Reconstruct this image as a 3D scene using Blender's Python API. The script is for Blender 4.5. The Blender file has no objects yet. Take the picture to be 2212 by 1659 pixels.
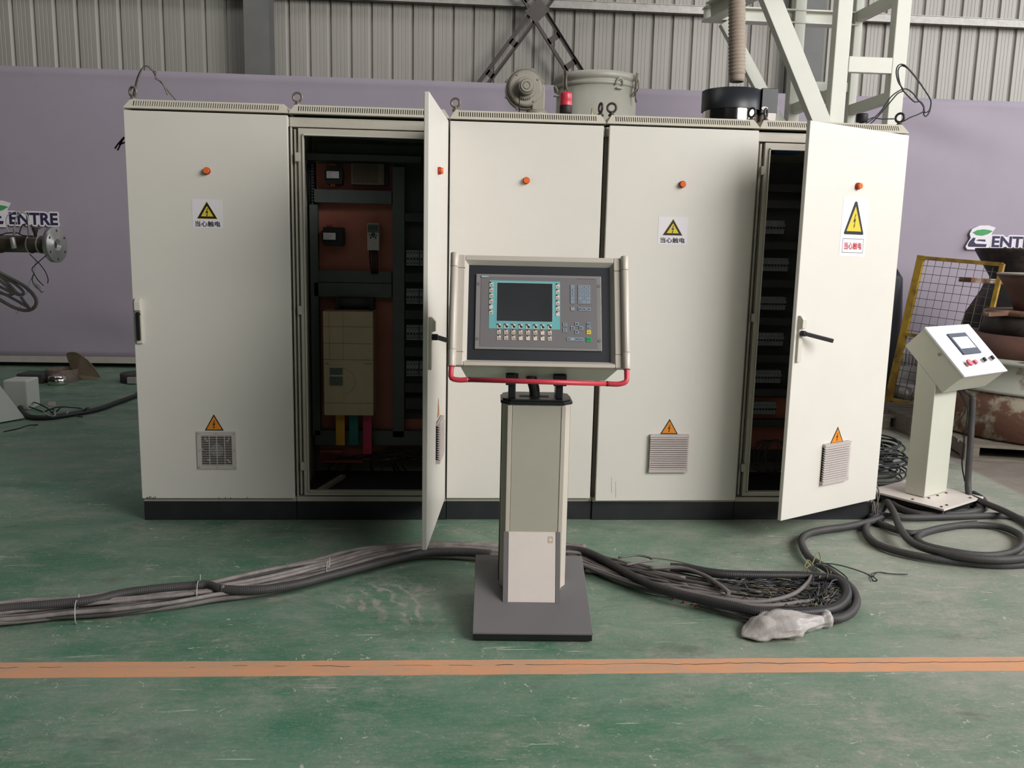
import bpy, math, random
from mathutils import Vector, Matrix, noise
random.seed(7)
S = bpy.context.scene
COL = S.collection
V = Vector
PI = math.pi

# ---------------------------------------------------------------- camera
W, H, F = 2212, 1659, 1826.547
CP = V((1.6272, -4.4513, 1.4681))
PITCH, ROLL, YAW = -0.1586, 0.0220, 0.0713
_cy, _sy, _cp, _sp = math.cos(YAW), math.sin(YAW), math.cos(PITCH), math.sin(PITCH)
cf = V((_sy*_cp, _cy*_cp, _sp)); _r = V((_cy, -_sy, 0)); _u = _r.cross(cf)
cr = math.cos(ROLL)*_r + math.sin(ROLL)*_u
cu = -math.sin(ROLL)*_r + math.cos(ROLL)*_u
cam = bpy.data.objects.new('camera', bpy.data.cameras.new('camera'))
COL.objects.link(cam)
cam.data.sensor_fit = 'HORIZONTAL'; cam.data.sensor_width = 36; cam.data.lens = 36*F/W
cam.data.clip_start = .05; cam.data.clip_end = 200
M = Matrix((cr, cu, -cf)).transposed().to_4x4(); M.translation = CP
cam.matrix_world = M
S.camera = cam

# ---------------------------------------------------------------- world, lights, exposure
def lin(c):
    return tuple(((v/255+0.055)/1.055)**2.4 if v > 10 else v/255/12.92 for v in c)
wd = bpy.data.worlds.new('world'); S.world = wd; wd.use_nodes = True
nt = wd.node_tree; bg = nt.nodes['Background']
tcw = nt.nodes.new('ShaderNodeTexCoord'); sep = nt.nodes.new('ShaderNodeSeparateXYZ'); rmp = nt.nodes.new('ShaderNodeValToRGB')
nt.links.new(tcw.outputs['Generated'], sep.inputs[0]); nt.links.new(sep.outputs['Z'], rmp.inputs[0])
rmp.color_ramp.elements[0].position = 0.0; rmp.color_ramp.elements[0].color = (.10, .10, .10, 1)
rmp.color_ramp.elements[1].position = .7; rmp.color_ramp.elements[1].color = (.62, .64, .68, 1)
nt.links.new(rmp.outputs[0], bg.inputs[0]); bg.inputs[1].default_value = .035

def area(name, loc, target, sx, sy, power, color=(1, 1, 1), spread=180):
    L = bpy.data.lights.new(name, 'AREA'); L.shape = 'RECTANGLE'; L.size = sx; L.size_y = sy
    L.energy = power; L.color = color; L.spread = math.radians(spread)
    o = bpy.data.objects.new(name, L); COL.objects.link(o); o.location = loc
    o.rotation_euler = (V(target)-V(loc)).to_track_quat('-Z', 'Y').to_euler(); return o
# daylight: the open hall door on the right, the skylight strip over the aisle
area('daylight_hall_door', (9.5, -6.5, 5.2), (2.2, .5, 1.2), 6.0, 5.0, 880, (1, .985, .96))
area('daylight_front_windows', (8.4, -7.8, 6.2), (1.6, .5, 1.4), 6.0, 5.0, 400, (1, .985, .96))
area('fill_front_left', (-1.5, -10.5, 7.0), (-.5, 2.0, 2.0), 8.0, 3.0, 45, (1, .96, .92))  # unseen fill lamp, added to brighten the door of the left-end cabinet
area('daylight_side_windows', (12.5, 1.6, 5.0), (5.5, 4.2, 2.0), 7.0, 4.0, 430, (.95, .97, 1))
area('daylight_roof_strip', (0, 2.5, 8.5), (-1, 5.0, 2.5), 10.0, 1.5, 130, (1, .98, .96))

S.view_settings.view_transform = 'Standard'; S.view_settings.look = 'None'
S.view_settings.exposure = 0.0; S.view_settings.gamma = 1; S.view_settings.use_curve_mapping = False

# ---------------------------------------------------------------- pixel helpers (photograph 2212x1659 -> real place)
def ray(x, y): return cf + cr*((x-1106)/F) - cu*((y-829.5)/F)
def on_plane(x, y, O, N):
    d = ray(x, y); return CP + d*((V(O)-CP).dot(N)/d.dot(N))
def fl(x, y, z=0.0): return on_plane(x, y, V((0, 0, z)), V((0, 0, 1)))
def yy(x, y, Y): return on_plane(x, y, V((0, Y, 0)), V((0, 1, 0)))

class Fr:
    """a flat frame: O origin, X right, Z up, N towards the viewer"""
    def __init__(s, O, X, Z):
        s.O = V(O); s.X = V(X).normalized(); s.Z = V(Z).normalized(); s.N = s.X.cross(s.Z)
    def w(s, a, b, c=0): return s.O + s.X*a + s.Z*b + s.N*c
    def pix(s, x, y, c=0):
        p = on_plane(x, y, s.O + s.N*c, s.N) - s.O
        return p.dot(s.X), p.dot(s.Z)

# ---------------------------------------------------------------- mesh builder (world coordinates)
WM = {}
class MB:
    def __init__(s): s.v = []; s.f = []; s.m = []; s.mi = 0; s.sm = []
    def add(s, vs, fs, smooth=False):
        b = len(s.v); s.v += [V(p) for p in vs]
        for f in fs: s.f.append([b+i for i in f]); s.m.append(s.mi); s.sm.append(smooth)
        return s
    def hexa(s, p):
        return s.add(p, [(0, 3, 2, 1), (4, 5, 6, 7), (0, 1, 5, 4), (1, 2, 6, 5), (2, 3, 7, 6), (3, 0, 4, 7)])
    def box(s, x0, x1, y0, y1, z0, z1):
        return s.hexa([(x0, y0, z0), (x1, y0, z0), (x1, y1, z0), (x0, y1, z0), (x0, y0, z1), (x1, y0, z1), (x1, y1, z1), (x0, y1, z1)])
    def fbox(s, fr, a0, a1, b0, b1, c0, c1):
        return s.hexa([fr.w(a0, b0, c1), fr.w(a1, b0, c1), fr.w(a1, b0, c0), fr.w(a0, b0, c0), fr.w(a0, b1, c1), fr.w(a1, b1, c1), fr.w(a1, b1, c0), fr.w(a0, b1, c0)])
    def fpoly(s, fr, pts, c0, c1):
        n = len(pts)
        A = sum(pts[i][0]*pts[(i+1) % n][1]-pts[(i+1) % n][0]*pts[i][1] for i in range(n))
        if A < 0: pts = pts[::-1]
        vs = [fr.w(a, b, c0) for a, b in pts] + [fr.w(a, b, c1) for a, b in pts]
        return s.add(vs, [tuple(range(n-1, -1, -1)), tuple(range(n, 2*n))] + [(i, (i+1) % n, n+(i+1) % n, n+i) for i in range(n)])
    def fcyl(s, fr, a, b, c0, c1, r, n=16, r1=None):
        r1 = r if r1 is None else r1
        vs = [fr.w(a+r*math.cos(t), b+r*math.sin(t), c0) for t in [2*PI*i/n for i in range(n)]] + \
             [fr.w(a+r1*math.cos(t), b+r1*math.sin(t), c1) for t in [2*PI*i/n for i in range(n)]]
        s.add(vs, [tuple(range(n-1, -1, -1)), tuple(range(n, 2*n))])
        bb = len(s.v)-2*n
        for i in range(n): s.f.append([bb+i, bb+(i+1) % n, bb+n+(i+1) % n, bb+n+i]); s.m.append(s.mi); s.sm.append(True)
        return s
    def bar(s, p, q, w, h, up=(0, 0, 1)):
        p, q = V(p), V(q); d = (q-p).normalized(); x = d.cross(V(up)).normalized(); y = x.cross(d)
        return s.hexa([p-x*w/2-y*h/2, p+x*w/2-y*h/2, q+x*w/2-y*h/2, q-x*w/2-y*h/2, p-x*w/2+y*h/2, p+x*w/2+y*h/2, q+x*w/2+y*h/2, q-x*w/2+y*h/2])
    def hbeam(s, p, q, w, h, t=.012, up=(0, 0, 1)):
        p, q = V(p), V(q); d = (q-p).normalized(); x = d.cross(V(up)).normalized(); y = x.cross(d)
        s.bar(p+y*(h/2-t/2), q+y*(h/2-t/2), w, t, up); s.bar(p-y*(h/2-t/2), q-y*(h/2-t/2), w, t, up)
        return s.bar(p, q, t, h-2*t, up)
    def tube(s, pts, r, n=8, rf=None, cap=True, closed=False):
        pts = [V(p) for p in pts]; m = len(pts)
        t0 = (pts[1]-pts[0]).normalized()
        nrm = t0.cross(V((0, 0, 1)) if abs(t0.z) < .9 else V((1, 0, 0))).normalized(); b = len(s.v)
        for i, p in enumerate(pts):
            if closed: t = (pts[(i+1) % m]-pts[i-1]).normalized()
            else: t = (pts[min(i+1, m-1)]-pts[max(i-1, 0)])
            t = t.normalized() if t.length > 1e-9 else t0
            nrm = (nrm - t*nrm.dot(t)).normalized(); bi = t.cross(nrm)
            rr = r if rf is None else r*rf(i)
            for k in range(n):
                a = 2*PI*k/n; s.v.append(p+(nrm*math.cos(a)+bi*math.sin(a))*rr)
        for i in range(m if closed else m-1):
            j = (i+1) % m
            for k in range(n):
                s.f.append([b+i*n+k, b+i*n+(k+1) % n, b+j*n+(k+1) % n, b+j*n+k]); s.m.append(s.mi); s.sm.append(True)
        if cap and not closed:
            s.f.append([b+k for k in range(n)][::-1]); s.m.append(s.mi); s.sm.append(False)
            s.f.append([b+(m-1)*n+k for k in range(n)]); s.m.append(s.mi); s.sm.append(False)
        return s
    def lathe(s, O, prof, n=32, axis=(0, 0, 1), smooth=True, close=False):
        ax = V(axis).normalized(); x = ax.cross(V((0, 1, 0)) if abs(ax.y) < .9 else V((1, 0, 0))).normalized(); y = ax.cross(x); O = V(O)
        b = len(s.v); m = len(prof)
        for r, z in prof:
            for k in range(n):
                a = 2*PI*k/n; s.v.append(O+ax*z+(x*math.cos(a)+y*math.sin(a))*r)
        for i in range(m if close else m-1):
            j = (i+1) % m
            for k in range(n):
                s.f.append([b+i*n+k, b+i*n+(k+1) % n, b+j*n+(k+1) % n, b+j*n+k]); s.m.append(s.mi); s.sm.append(smooth)
        return s
    def torus(s, O, R, r, axis=(0, 1, 0), n=20, k=8):
        ax = V(axis).normalized(); x = ax.cross(V((0, 0, 1)) if abs(ax.z) < .9 else V((1, 0, 0))).normalized(); y = ax.cross(x)
        return s.tube([V(O)+(x*math.cos(2*PI*i/n)+y*math.sin(2*PI*i/n))*R for i in range(n)], r, k, closed=True)
    def text(s, fr, txt, a, b, size, c=.0006, bold=0, width=None, center=False):
        vs, fs = text_polys(txt, bold)
        if not vs: return s
        x0 = min(p[0] for p in vs); x1 = max(p[0] for p in vs); y0 = min(p[1] for p in vs); y1 = max(p[1] for p in vs)
        k = size/(y1-y0); kx = k if width is None else width/(x1-x0)
        off = (x1-x0)*kx/2 if center else 0
        return s.add([fr.w(a+(p[0]-x0)*kx-off, b+(p[1]-y0)*k, c) for p in vs], fs)
    def build(s, name, mats, parent=None, bevel=0, sharp=35):
        me = bpy.data.meshes.new(name)
        inv = WM[parent.name].inverted() if parent is not None else Matrix()
        loc = V((0, 0, 0))
        if parent is None and s.v:
            xs = [p.x for p in s.v]; ys = [p.y for p in s.v]; zs = [p.z for p in s.v]
            loc = V(((min(xs)+max(xs))/2, (min(ys)+max(ys))/2, min(zs))); inv = Matrix.Translation(-loc)
        me.from_pydata([tuple(inv @ p) for p in s.v], [], s.f)
        if not isinstance(mats, (list, tuple)): mats = [mats]
        for m in mats: me.materials.append(m)
        me.polygons.foreach_set('material_index', s.m); me.polygons.foreach_set('use_smooth', s.sm)
        me.update()
        o = bpy.data.objects.new(name, me); COL.objects.link(o); o.location = loc if parent is None else (0, 0, 0)
        if parent is not None: o.parent = parent; WM[o.name] = WM[parent.name].copy()
        else: WM[o.name] = Matrix.Translation(loc)
        if bevel:
            md = o.modifiers.new('bevel', 'BEVEL'); md.width = bevel; md.segments = 2; md.limit_method = 'ANGLE'; md.angle_limit = math.radians(sharp)
        return o

_tc = {}
def text_polys(txt, bold=0):
    key = (txt, bold)
    if key in _tc: return _tc[key]
    cu_ = bpy.data.curves.new('t', 'FONT'); cu_.body = txt; cu_.size = 1; cu_.offset = bold; cu_.resolution_u = 3
    o = bpy.data.objects.new('t', cu_); COL.objects.link(o)
    dg = bpy.context.evaluated_depsgraph_get(); me = bpy.data.meshes.new_from_object(o.evaluated_get(dg))
    vs = [(v.co.x, v.co.y) for v in me.vertices]; fs = [tuple(p.vertices) for p in me.polygons]
    bpy.data.objects.remove(o); bpy.data.curves.remove(cu_); bpy.data.meshes.remove(me)
    _tc[key] = (vs, fs); return vs, fs

def thing(name, label, cat, loc=(0, 0, 0), rz=0, group=None):
    o = bpy.data.objects.new(name, None); COL.objects.link(o); o.location = loc; o.rotation_euler = (0, 0, rz)
    o.empty_display_size = .05
    WM[o.name] = Matrix.Translation(V(loc)) @ Matrix.Rotation(rz, 4, 'Z')
    o['label'] = label; o['category'] = cat
    if group: o['group'] = group
    return o
def tag(o, label, cat=None, group=None, kind=None):
    if label: o['label'] = label
    if cat: o['category'] = cat
    if group: o['group'] = group
    if kind: o['kind'] = kind
    return o
def spline(pts, step=.02):
    P = [V(p) for p in pts]; P = [P[0]*2-P[1]]+P+[P[-1]*2-P[-2]]; out = []
    for i in range(1, len(P)-2):
        a, b, c, d = P[i-1:i+3]; n = max(2, int((c-b).length/step))
        for k in range(n):
            t = k/n; out.append(.5*((2*b)+(c-a)*t+(2*a-5*b+4*c-d)*t*t+(3*b-a-3*c+d)*t**3))
    out.append(P[-2]); return out
def resample(pts, step):
    out = [pts[0]]; acc = 0
    for a, b in zip(pts, pts[1:]):
        L = (b-a).length; pos = step-acc
        while pos <= L: out.append(a+(b-a)*(pos/L)); pos += step
        acc = L-(pos-step)
    return out

# ---------------------------------------------------------------- materials
def mat(name, rgb, rough=.5, metal=0, var=.08, scale=6, bump=0, rgb2=None, thresh=None, stretch=None, alpha=1, emis=0, trans=0, bscale=None, spec=None):
    m = bpy.data.materials.new(name); m.use_nodes = True; n = m.node_tree.nodes; l = m.node_tree.links
    b = n['Principled BSDF']; b.inputs['Roughness'].default_value = rough; b.inputs['Metallic'].default_value = metal
    if spec is not None: b.inputs['Specular IOR Level'].default_value = spec
    c1 = lin(rgb); c2 = lin(rgb2) if rgb2 else tuple(v*(1-var*2.2) for v in c1)
    tc = n.new('ShaderNodeTexCoord'); mp = n.new('ShaderNodeMapping'); l.new(tc.outputs['Object'], mp.inputs[0])
    if stretch: mp.inputs['Scale'].default_value = stretch
    nz = n.new('ShaderNodeTexNoise'); nz.inputs['Scale'].default_value = scale; nz.inputs['Detail'].default_value = 5; nz.inputs['Roughness'].default_value = .65
    l.new(mp.outputs[0], nz.inputs['Vector'])
    r = n.new('ShaderNodeValToRGB'); l.new(nz.outputs['Fac'], r.inputs[0])
    lo, hi = thresh if thresh else (.35, .68)
    r.color_ramp.elements[0].position = lo; r.color_ramp.elements[0].color = (*c1, 1)
    r.color_ramp.elements[1].position = hi; r.color_ramp.elements[1].color = (*c2, 1)
    l.new(r.outputs[0], b.inputs['Base Color'])
    if bump:
        nb = n.new('ShaderNodeTexNoise'); nb.inputs['Scale'].default_value = bscale or scale*6; nb.inputs['Detail'].default_value = 4
        l.new(mp.outputs[0], nb.inputs['Vector'])
        bp = n.new('ShaderNodeBump'); bp.inputs['Strength'].default_value = bump; bp.inputs['Distance'].default_value = .01
        l.new(nb.outputs['Fac'], bp.inputs['Height']); l.new(bp.outputs[0], b.inputs['Normal'])
    if trans: b.inputs['Transmission Weight'].default_value = trans
    if alpha < 1: b.inputs['Alpha'].default_value = alpha
    if emis: b.inputs['Emission Color'].default_value = (*c1, 1); b.inputs['Emission Strength'].default_value = emis
    return m

m_door = mat('painted_door_grey_white', (222, 217, 209), .42, var=.015, scale=2.5, bump=.02, bscale=160)
m_frame = mat('frame_grey', (196, 189, 176), .5, var=.05, scale=8)
m_roof = mat('roof_grey', (205, 198, 182), .5, var=.04, scale=8)
m_body = mat('cabinet_body_grey', (190, 186, 174), .55, var=.05)
m_in = mat('cabinet_inside_dark', (70, 70, 72), .7, var=.1)
m_black = mat('black_paint', (26, 27, 30), .45, var=.15, scale=9)
m_plinth = mat('plinth_black', (33, 34, 38), .5, var=.05, rgb2=(52, 50, 50), scale=5, thresh=(.5, .8))
m_rubber = mat('black_rubber', (30, 30, 31), .6, var=.1)
m_dark = mat('gap_dark', (16, 16, 18), .8)
m_eye = mat('eyebolt_steel', (150, 140, 128), .5, .5, var=.15, scale=30)
m_eyed = mat('eyebolt_steel_dark', (82, 74, 72), .5, .4, var=.15, scale=30)
m_lamp = mat('orange_lamp', (236, 112, 52), .25, var=.03, emis=0)
m_lampr = mat('red_ring', (170, 40, 28), .35)
m_white = mat('sticker_white', (232, 226, 232), .4, var=.02)
m_yel = mat('sign_yellow', (222, 200, 62), .4, var=.03)
m_org = mat('sign_orange', (226, 142, 42), .4, var=.03)
m_ink = mat('ink_black', (26, 26, 28), .5)
m_inkr = mat('ink_red', (190, 30, 50), .5)
m_lip = mat('lip_light', (214, 208, 196), .4, var=.03)
m_plast = mat('vent_plastic', (196, 186, 182), .5, var=.04)
m_orp = mat('orange_mounting_plate', (180, 106, 90), .55, var=.06)
m_duct = mat('duct_grey', (96, 102, 102), .6)
m_cream = mat('drive_cream', (206, 184, 152), .5, var=.05, scale=10)
m_lcd = mat('lcd_grey', (88, 98, 96), .25)
m_cable = mat('cable_grey', (118, 111, 109), .6, var=.14, scale=14)
m_cable2 = mat('cable_grey_dark', (78, 74, 73), .55, var=.12, scale=14)
m_cable3 = mat('cable_grey_pale', (142, 134, 130), .6, var=.2, scale=16)
m_hose = mat('corrugated_hose', (50, 48, 49), .5, var=.12, scale=9)
m_hose2 = mat('dusty_hose', (68, 65, 65), .6, var=.14, scale=7)
m_tie = mat('zip_tie', (190, 188, 186), .4)
m_alu = mat('console_alu', (200, 191, 179), .38, .05, var=.02, scale=5)
m_alu2 = mat('console_alu_light', (205, 199, 189), .4, var=.02)
m_pan = mat('console_panel_beige', (176, 172, 158), .45, var=.03, scale=4)
m_cov = mat('foot_cover', (222, 211, 204), .45, var=.03, scale=6)
m_anth = mat('anthracite', (110, 107, 108), .55, var=.03)
m_blk2 = mat('inset_black', (34, 36, 42), .5, var=.06)
m_dgrey = mat('display_grey', (118, 114, 116), .45, var=.02)
m_dedge = mat('display_edge', (138, 134, 134), .35, var=.02)
m_teal = mat('display_teal', (112, 178, 182), .45, var=.02)
m_scr = mat('screen_glass', (54, 56, 58), .18, var=.06, scale=8)
m_key = mat('key_cream', (220, 206, 192), .5, var=.02)
m_keyg = mat('key_grey', (134, 146, 160), .5, var=.02)
m_keyy = mat('key_yellow', (244, 204, 66), .45)
m_keygr = mat('key_green', (22, 164, 98), .45)
m_tl = mat('brand_teal', (22, 120, 112), .45)
m_red = mat('handle_red', (206, 62, 78), .35, var=.04)
m_sfr = mat('steel_frame_paint', (208, 208, 196), .4, var=.03, scale=3)
m_galv = mat('galvanised', (176, 172, 166), .45, .3, var=.12, scale=12)
m_wall = mat('wall_sheet', (167, 163, 156), .5, .1, var=.05, scale=1.4, stretch=(3, 3, .25))
m_wback = mat('wall_backing', (120, 116, 110), .8)
m_col = mat('column_paint', (112, 112, 110), .6, var=.07, scale=4)
m_brace = mat('brace_paint', (92, 84, 80), .6, var=.1, scale=6)
m_ban = mat('banner_fabric', (164, 154, 167), .75, var=.03, scale=1.2, bump=.05, bscale=300)
m_railb = mat('banner_rail', (186, 178, 170), .6, var=.06)
m_navy = mat('logo_navy', (52, 42, 78), .6)
m_leaf = mat('logo_green', (70, 158, 92), .6)
m_machg = mat('machine_grey', (188, 186, 174), .5, .1, var=.05, scale=5)
m_blow = mat('blower_grey', (166, 160, 147), .5, .1, var=.07, scale=8)
m_chrome = mat('polished_steel', (226, 220, 212), .12, 1, var=.02)
m_steel = mat('steel', (190, 188, 186), .38, .45, var=.08, scale=12)
m_bcan = mat('black_shroud', (44, 46, 50), .4, var=.04)
m_barrel = mat('brown_barrel', (86, 74, 64), .5, .4, var=.15, scale=14)
m_wpaint = mat('white_machine_paint', (214, 216, 208), .45, var=.02)
m_pan2 = mat('console_white', (232, 230, 234), .4, var=.01)
m_cbox = mat('console_box_grey', (200, 200, 186), .45, var=.02)
m_yfr = mat('fence_yellow', (186, 150, 52), .55, rgb2=(122, 94, 46), scale=6, thresh=(.42, .66))
m_wire = mat('fence_wire', (112, 104, 84), .5, .5)
m_rust = mat('rusty_iron', (116, 82, 66), .8, rgb2=(176, 164, 146), scale=5, thresh=(.52, .62), bump=.3)
m_wrust = mat('white_worn_paint', (176, 176, 166), .7, rgb2=(104, 78, 64), scale=3, thresh=(.56, .66), bump=.15)
m_char = mat('charred_iron', (52, 48, 50), .7, rgb2=(92, 76, 66), scale=4, thresh=(.5, .75), bump=.4)
m_brown = mat('brown_iron', (112, 76, 66), .7, rgb2=(70, 56, 52), scale=3, bump=.2)
m_wood = mat('pallet_wood', (126, 118, 106), .8, var=.15, scale=5, stretch=(1, 8, 8))
m_bag = mat('plastic_film', (186, 179, 176), .38, var=.08, scale=9, bump=.35, bscale=40)
m_hosew = mat('beige_duct_hose', (168, 152, 136), .6, var=.08, scale=12)
m_blk_w = mat('black_wire', (30, 30, 34), .5)
m_yelw = mat('yellow_green_wire', (134, 124, 84), .5)
m_blw = mat('blue_wire', (82, 86, 94), .5)
m_copper = mat('copper_end', (170, 84, 62), .4, .6)

# ---------------------------------------------------------------- floor
def floor_mat():
    m = bpy.data.materials.new('green_epoxy_floor'); m.use_nodes = True; n = m.node_tree.nodes; l = m.node_tree.links; b = n['Principled BSDF']
    tc = n.new('ShaderNodeTexCoord'); co = tc.outputs['Object']
    def nz(scale, stretch=(1, 1, 1), det=6, rough=.65, rot=0, dist=0):
        mp = n.new('ShaderNodeMapping'); mp.inputs['Scale'].default_value = stretch; mp.inputs['Rotation'].default_value = (0, 0, rot)
        l.new(co, mp.inputs[0]); t = n.new('ShaderNodeTexNoise'); t.inputs['Scale'].default_value = scale; t.inputs['Detail'].default_value = det
        t.inputs['Roughness'].default_value = rough; t.inputs['Distortion'].default_value = dist; l.new(mp.outputs[0], t.inputs['Vector']); return t.outputs['Fac']
    def rg(x, a, c, v0=0, v1=1):
        r = n.new('ShaderNodeMapRange'); r.inputs[1].default_value = a; r.inputs[2].default_value = c; r.inputs[3].default_value = v0; r.inputs[4].default_value = v1
        l.new(x, r.inputs[0]); return r.outputs[0]
    def mth(op, x, y):
        q = n.new('ShaderNodeMath'); q.operation = op; q.use_clamp = op in ('ADD', 'SUBTRACT', 'MAXIMUM')
        for i, t in ((0, x), (1, y)):
            if isinstance(t, (int, float)): q.inputs[i].default_value = t
            else: l.new(t, q.inputs[i])
        return q.outputs[0]
    def mix(f, a, c):
        q = n.new('ShaderNodeMix'); q.data_type = 'RGBA'
        l.new(f, q.inputs[0]) if not isinstance(f, float) else None
        for i, t in ((6, a), (7, c)):
            if isinstance(t, tuple): q.inputs[i].default_value = (*lin(t), 1)
            else: l.new(t, q.inputs[i])
        return q.outputs[2]
    green = mix(rg(nz(1.1, (1, 2, 1)), .4, .65), (60, 116, 88), (94, 134, 112))
    dustm = rg(nz(1.5, (1, 1.6, 1), 12, .78, 0, .5), .42, .66)
    streak = rg(nz(3.2, (1, 5, 1), 10, .8, .12, 1.5), .46, .70)
    streak2 = rg(nz(3.0, (1, 7, 1), 8, .7, -.55, 1.2), .47, .72)
    fine = rg(nz(38, (1, 1.6, 1), 6, .75), .50, .72)
    # worn sweeping arcs
    def arcs(cx, cy, rad, rings):
        mp = n.new('ShaderNodeMapping'); mp.inputs['Location'].default_value = (-cx, -cy, 0); l.new(co, mp.inputs[0])
        w = n.new('ShaderNodeTexWave'); w.wave_type = 'RINGS'; w.rings_direction = 'Z'; w.inputs['Scale'].default_value = rings; w.inputs['Distortion'].default_value = 7; w.inputs['Detail'].default_value = 5; w.inputs['Detail Scale'].default_value = 2.2
        l.new(mp.outputs[0], w.inputs['Vector'])
        g = n.new('ShaderNodeVectorMath'); g.operation = 'LENGTH'; l.new(mp.outputs[0], g.inputs[0])
        edge = rg(g.outputs['Value'], rad*.45, rad, 1, 0)
        return mth('MULTIPLY', rg(w.outputs['Fac'], .55, .95), edge)
    def wedge(cx, cy, a0, a1_):     # angular window, radians
        mp = n.new('ShaderNodeMapping'); mp.inputs['Location'].default_value = (-cx, -cy, 0); mp.inputs['Rotation'].default_value = (0, 0, -(a0+a1_)/2); l.new(co, mp.inputs[0])
        sp2 = n.new('ShaderNodeSeparateXYZ'); l.new(mp.outputs[0], sp2.inputs[0]); at_ = mth('ARCTAN2', sp2.outputs['Y'], sp2.outputs['X']); ab = n.new('ShaderNodeMath'); ab.operation = 'ABSOLUTE'; l.new(at_, ab.inputs[0])
        return rg(ab.outputs[0], abs(a1_-a0)/2*.6, abs(a1_-a0)/2, 1, 0)
    a1 = mth('MULTIPLY', arcs(.95, -1.25, .75, 4.2), wedge(.95, -1.25, -.7, 1.0)); a2 = mth('MULTIPLY', arcs(2.1, -.95, 1.3, 3.6), wedge(2.1, -.95, -.2, 1.5))
    a3 = mth('MULTIPLY', arcs(3.35, -.75, .6, 4.5), wedge(3.35, -.75, .2, 2.6)); a4 = mth('MULTIPLY', arcs(1.4, -.15, .6, 5), wedge(1.4, -.15, -1.2, .3))
    arc = mth('MULTIPLY', mth('MAXIMUM', mth('MAXIMUM', a1, a2), mth('MAXIMUM', a3, a4)), rg(nz(9, (1, 1, 1), 8, .7), .40, .60))
    speck = rg(nz(95, (1, 1, 1), 3, .7), .56, .70); patch = rg(nz(2.6, (1, 1.4, 1), 10, .8), .50, .64)
    grain = rg(nz(16, (1, 2.2, 1), 9, .85, .1, .4), .38, .66)
    d = mth('ADD', mth('MULTIPLY', dustm, .42), mth('MULTIPLY', streak, .16))
    d = mth('ADD', d, mth('MULTIPLY', streak2, .16)); d = mth('ADD', d, mth('MULTIPLY', arc, 1.5)); d = mth('ADD', d, mth('MULTIPLY', fine, .34))
    d = mth('ADD', d, mth('MULTIPLY', mth('MULTIPLY', grain, patch), .75)); d = mth('ADD', d, mth('MULTIPLY', speck, .42))
    # paler grey towards the right: the brighter light there put into the dust tone
    sx = n.new('ShaderNodeSeparateXYZ'); l.new(co, sx.inputs[0])
    d = mth('ADD', d, mth('MULTIPLY', rg(sx.outputs['X'], 2.0, 4.4), .55))
    c = mix(d, green, (160, 158, 147))
    # chips and scratches
    vor = n.new('ShaderNodeTexVoronoi'); vor.inputs['Scale'].default_value = 13; vor.feature = 'F1'; mpv = n.new('ShaderNodeMapping'); mpv.inputs['Scale'].default_value = (1, 1.7, 1)
    nzv = n.new('ShaderNodeTexNoise'); nzv.inputs['Scale'].default_value = 22; l.new(co, nzv.inputs['Vector'])
    vm = n.new('ShaderNodeVectorMath'); vm.operation = 'MULTIPLY_ADD'; l.new(nzv.outputs['Color'], vm.inputs[0]); vm.inputs[1].default_value = (.12, .12, 0); l.new(co, vm.inputs[2])
    l.new(vm.outputs[0], mpv.inputs[0]); l.new(mpv.outputs[0], vor.inputs['Vector'])
    chip = mth('MULTIPLY', rg(vor.outputs['Distance'], .07, .14, 1, 0), rg(nz(1.7), .46, .56))
    vor2 = n.new('ShaderNodeTexVoronoi'); vor2.inputs['Scale'].default_value = 34; l.new(mpv.outputs[0], vor2.inputs['Vector'])
    chip = mth('MAXIMUM', chip, mth('MULTIPLY', rg(vor2.outputs['Distance'], .09, .17, 1, 0), rg(nz(4.3), .50, .58)))
    c = mix(chip, c, (190, 188, 176))
    scr = mth('MAXIMUM', mth('MULTIPLY', rg(nz(3.2, (.7, 11, 1), 2, .5, .42, .9), .69, .71), rg(nz(2.9), .50, .58)), mth('MULTIPLY', rg(nz(4.4, (.8, 13, 1), 2, .5, -.35, 1.3), .69, .71), rg(nz(3.7, (1, 1, 1), 4, .6, 1), .50, .58)))
    c = mix(mth('MULTIPLY', scr, .7), c, (196, 196, 184))
    # dark oily stains
    st = mth('MULTIPLY', rg(nz(1.7, (1, 2, 1), 7, .75, .3), .56, .70), .5)
    c = mix(st, c, (74, 76, 72))
    # bare concrete beyond the painted area: half-plane behind the edge line
    p, q = fl(1907, 925), fl(2212, 1072)
    dx, dy = q.x-p.x, q.y-p.y; L = math.hypot(dx, dy); nx, ny = -dy/L, dx/L
    if nx < 0: nx, ny = -nx, -ny
    dd = mth('ADD', mth('MULTIPLY', sx.outputs['X'], 1), 0)
    t1 = n.new('ShaderNodeMath'); t1.operation = 'MULTIPLY'; t1.inputs[1].default_value = nx; l.new(sx.outputs['X'], t1.inputs[0])
    t2 = n.new('ShaderNodeMath'); t2.operation = 'MULTIPLY_ADD'; t2.inputs[1].default_value = ny; l.new(sx.outputs['Y'], t2.inputs[0]); l.new(t1.outputs[0], t2.inputs[2])
    cd = rg(t2.outputs[0], p.x*nx+p.y*ny-.01, p.x*nx+p.y*ny+.03)
    conc = mix(rg(nz(1.5, (1, 1, 1), 7), .35, .7), (150, 140, 132), (112, 104, 98))
    c = mix(cd, c, conc)
    l.new(c, b.inputs['Base Color'])
    ro = rg(d, 0, 1, .42, .72); l.new(ro, b.inputs['Roughness']); b.inputs['Specular IOR Level'].default_value = .35
    bp = n.new('ShaderNodeBump'); bp.inputs['Strength'].default_value = .25; bp.inputs['Distance'].default_value = .004
    l.new(mth('ADD', fine, mth('MULTIPLY', chip, .6)), bp.inputs['Height']); l.new(bp.outputs[0], b.inputs['Normal'])
    return m
m_floor = floor_mat()
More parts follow.
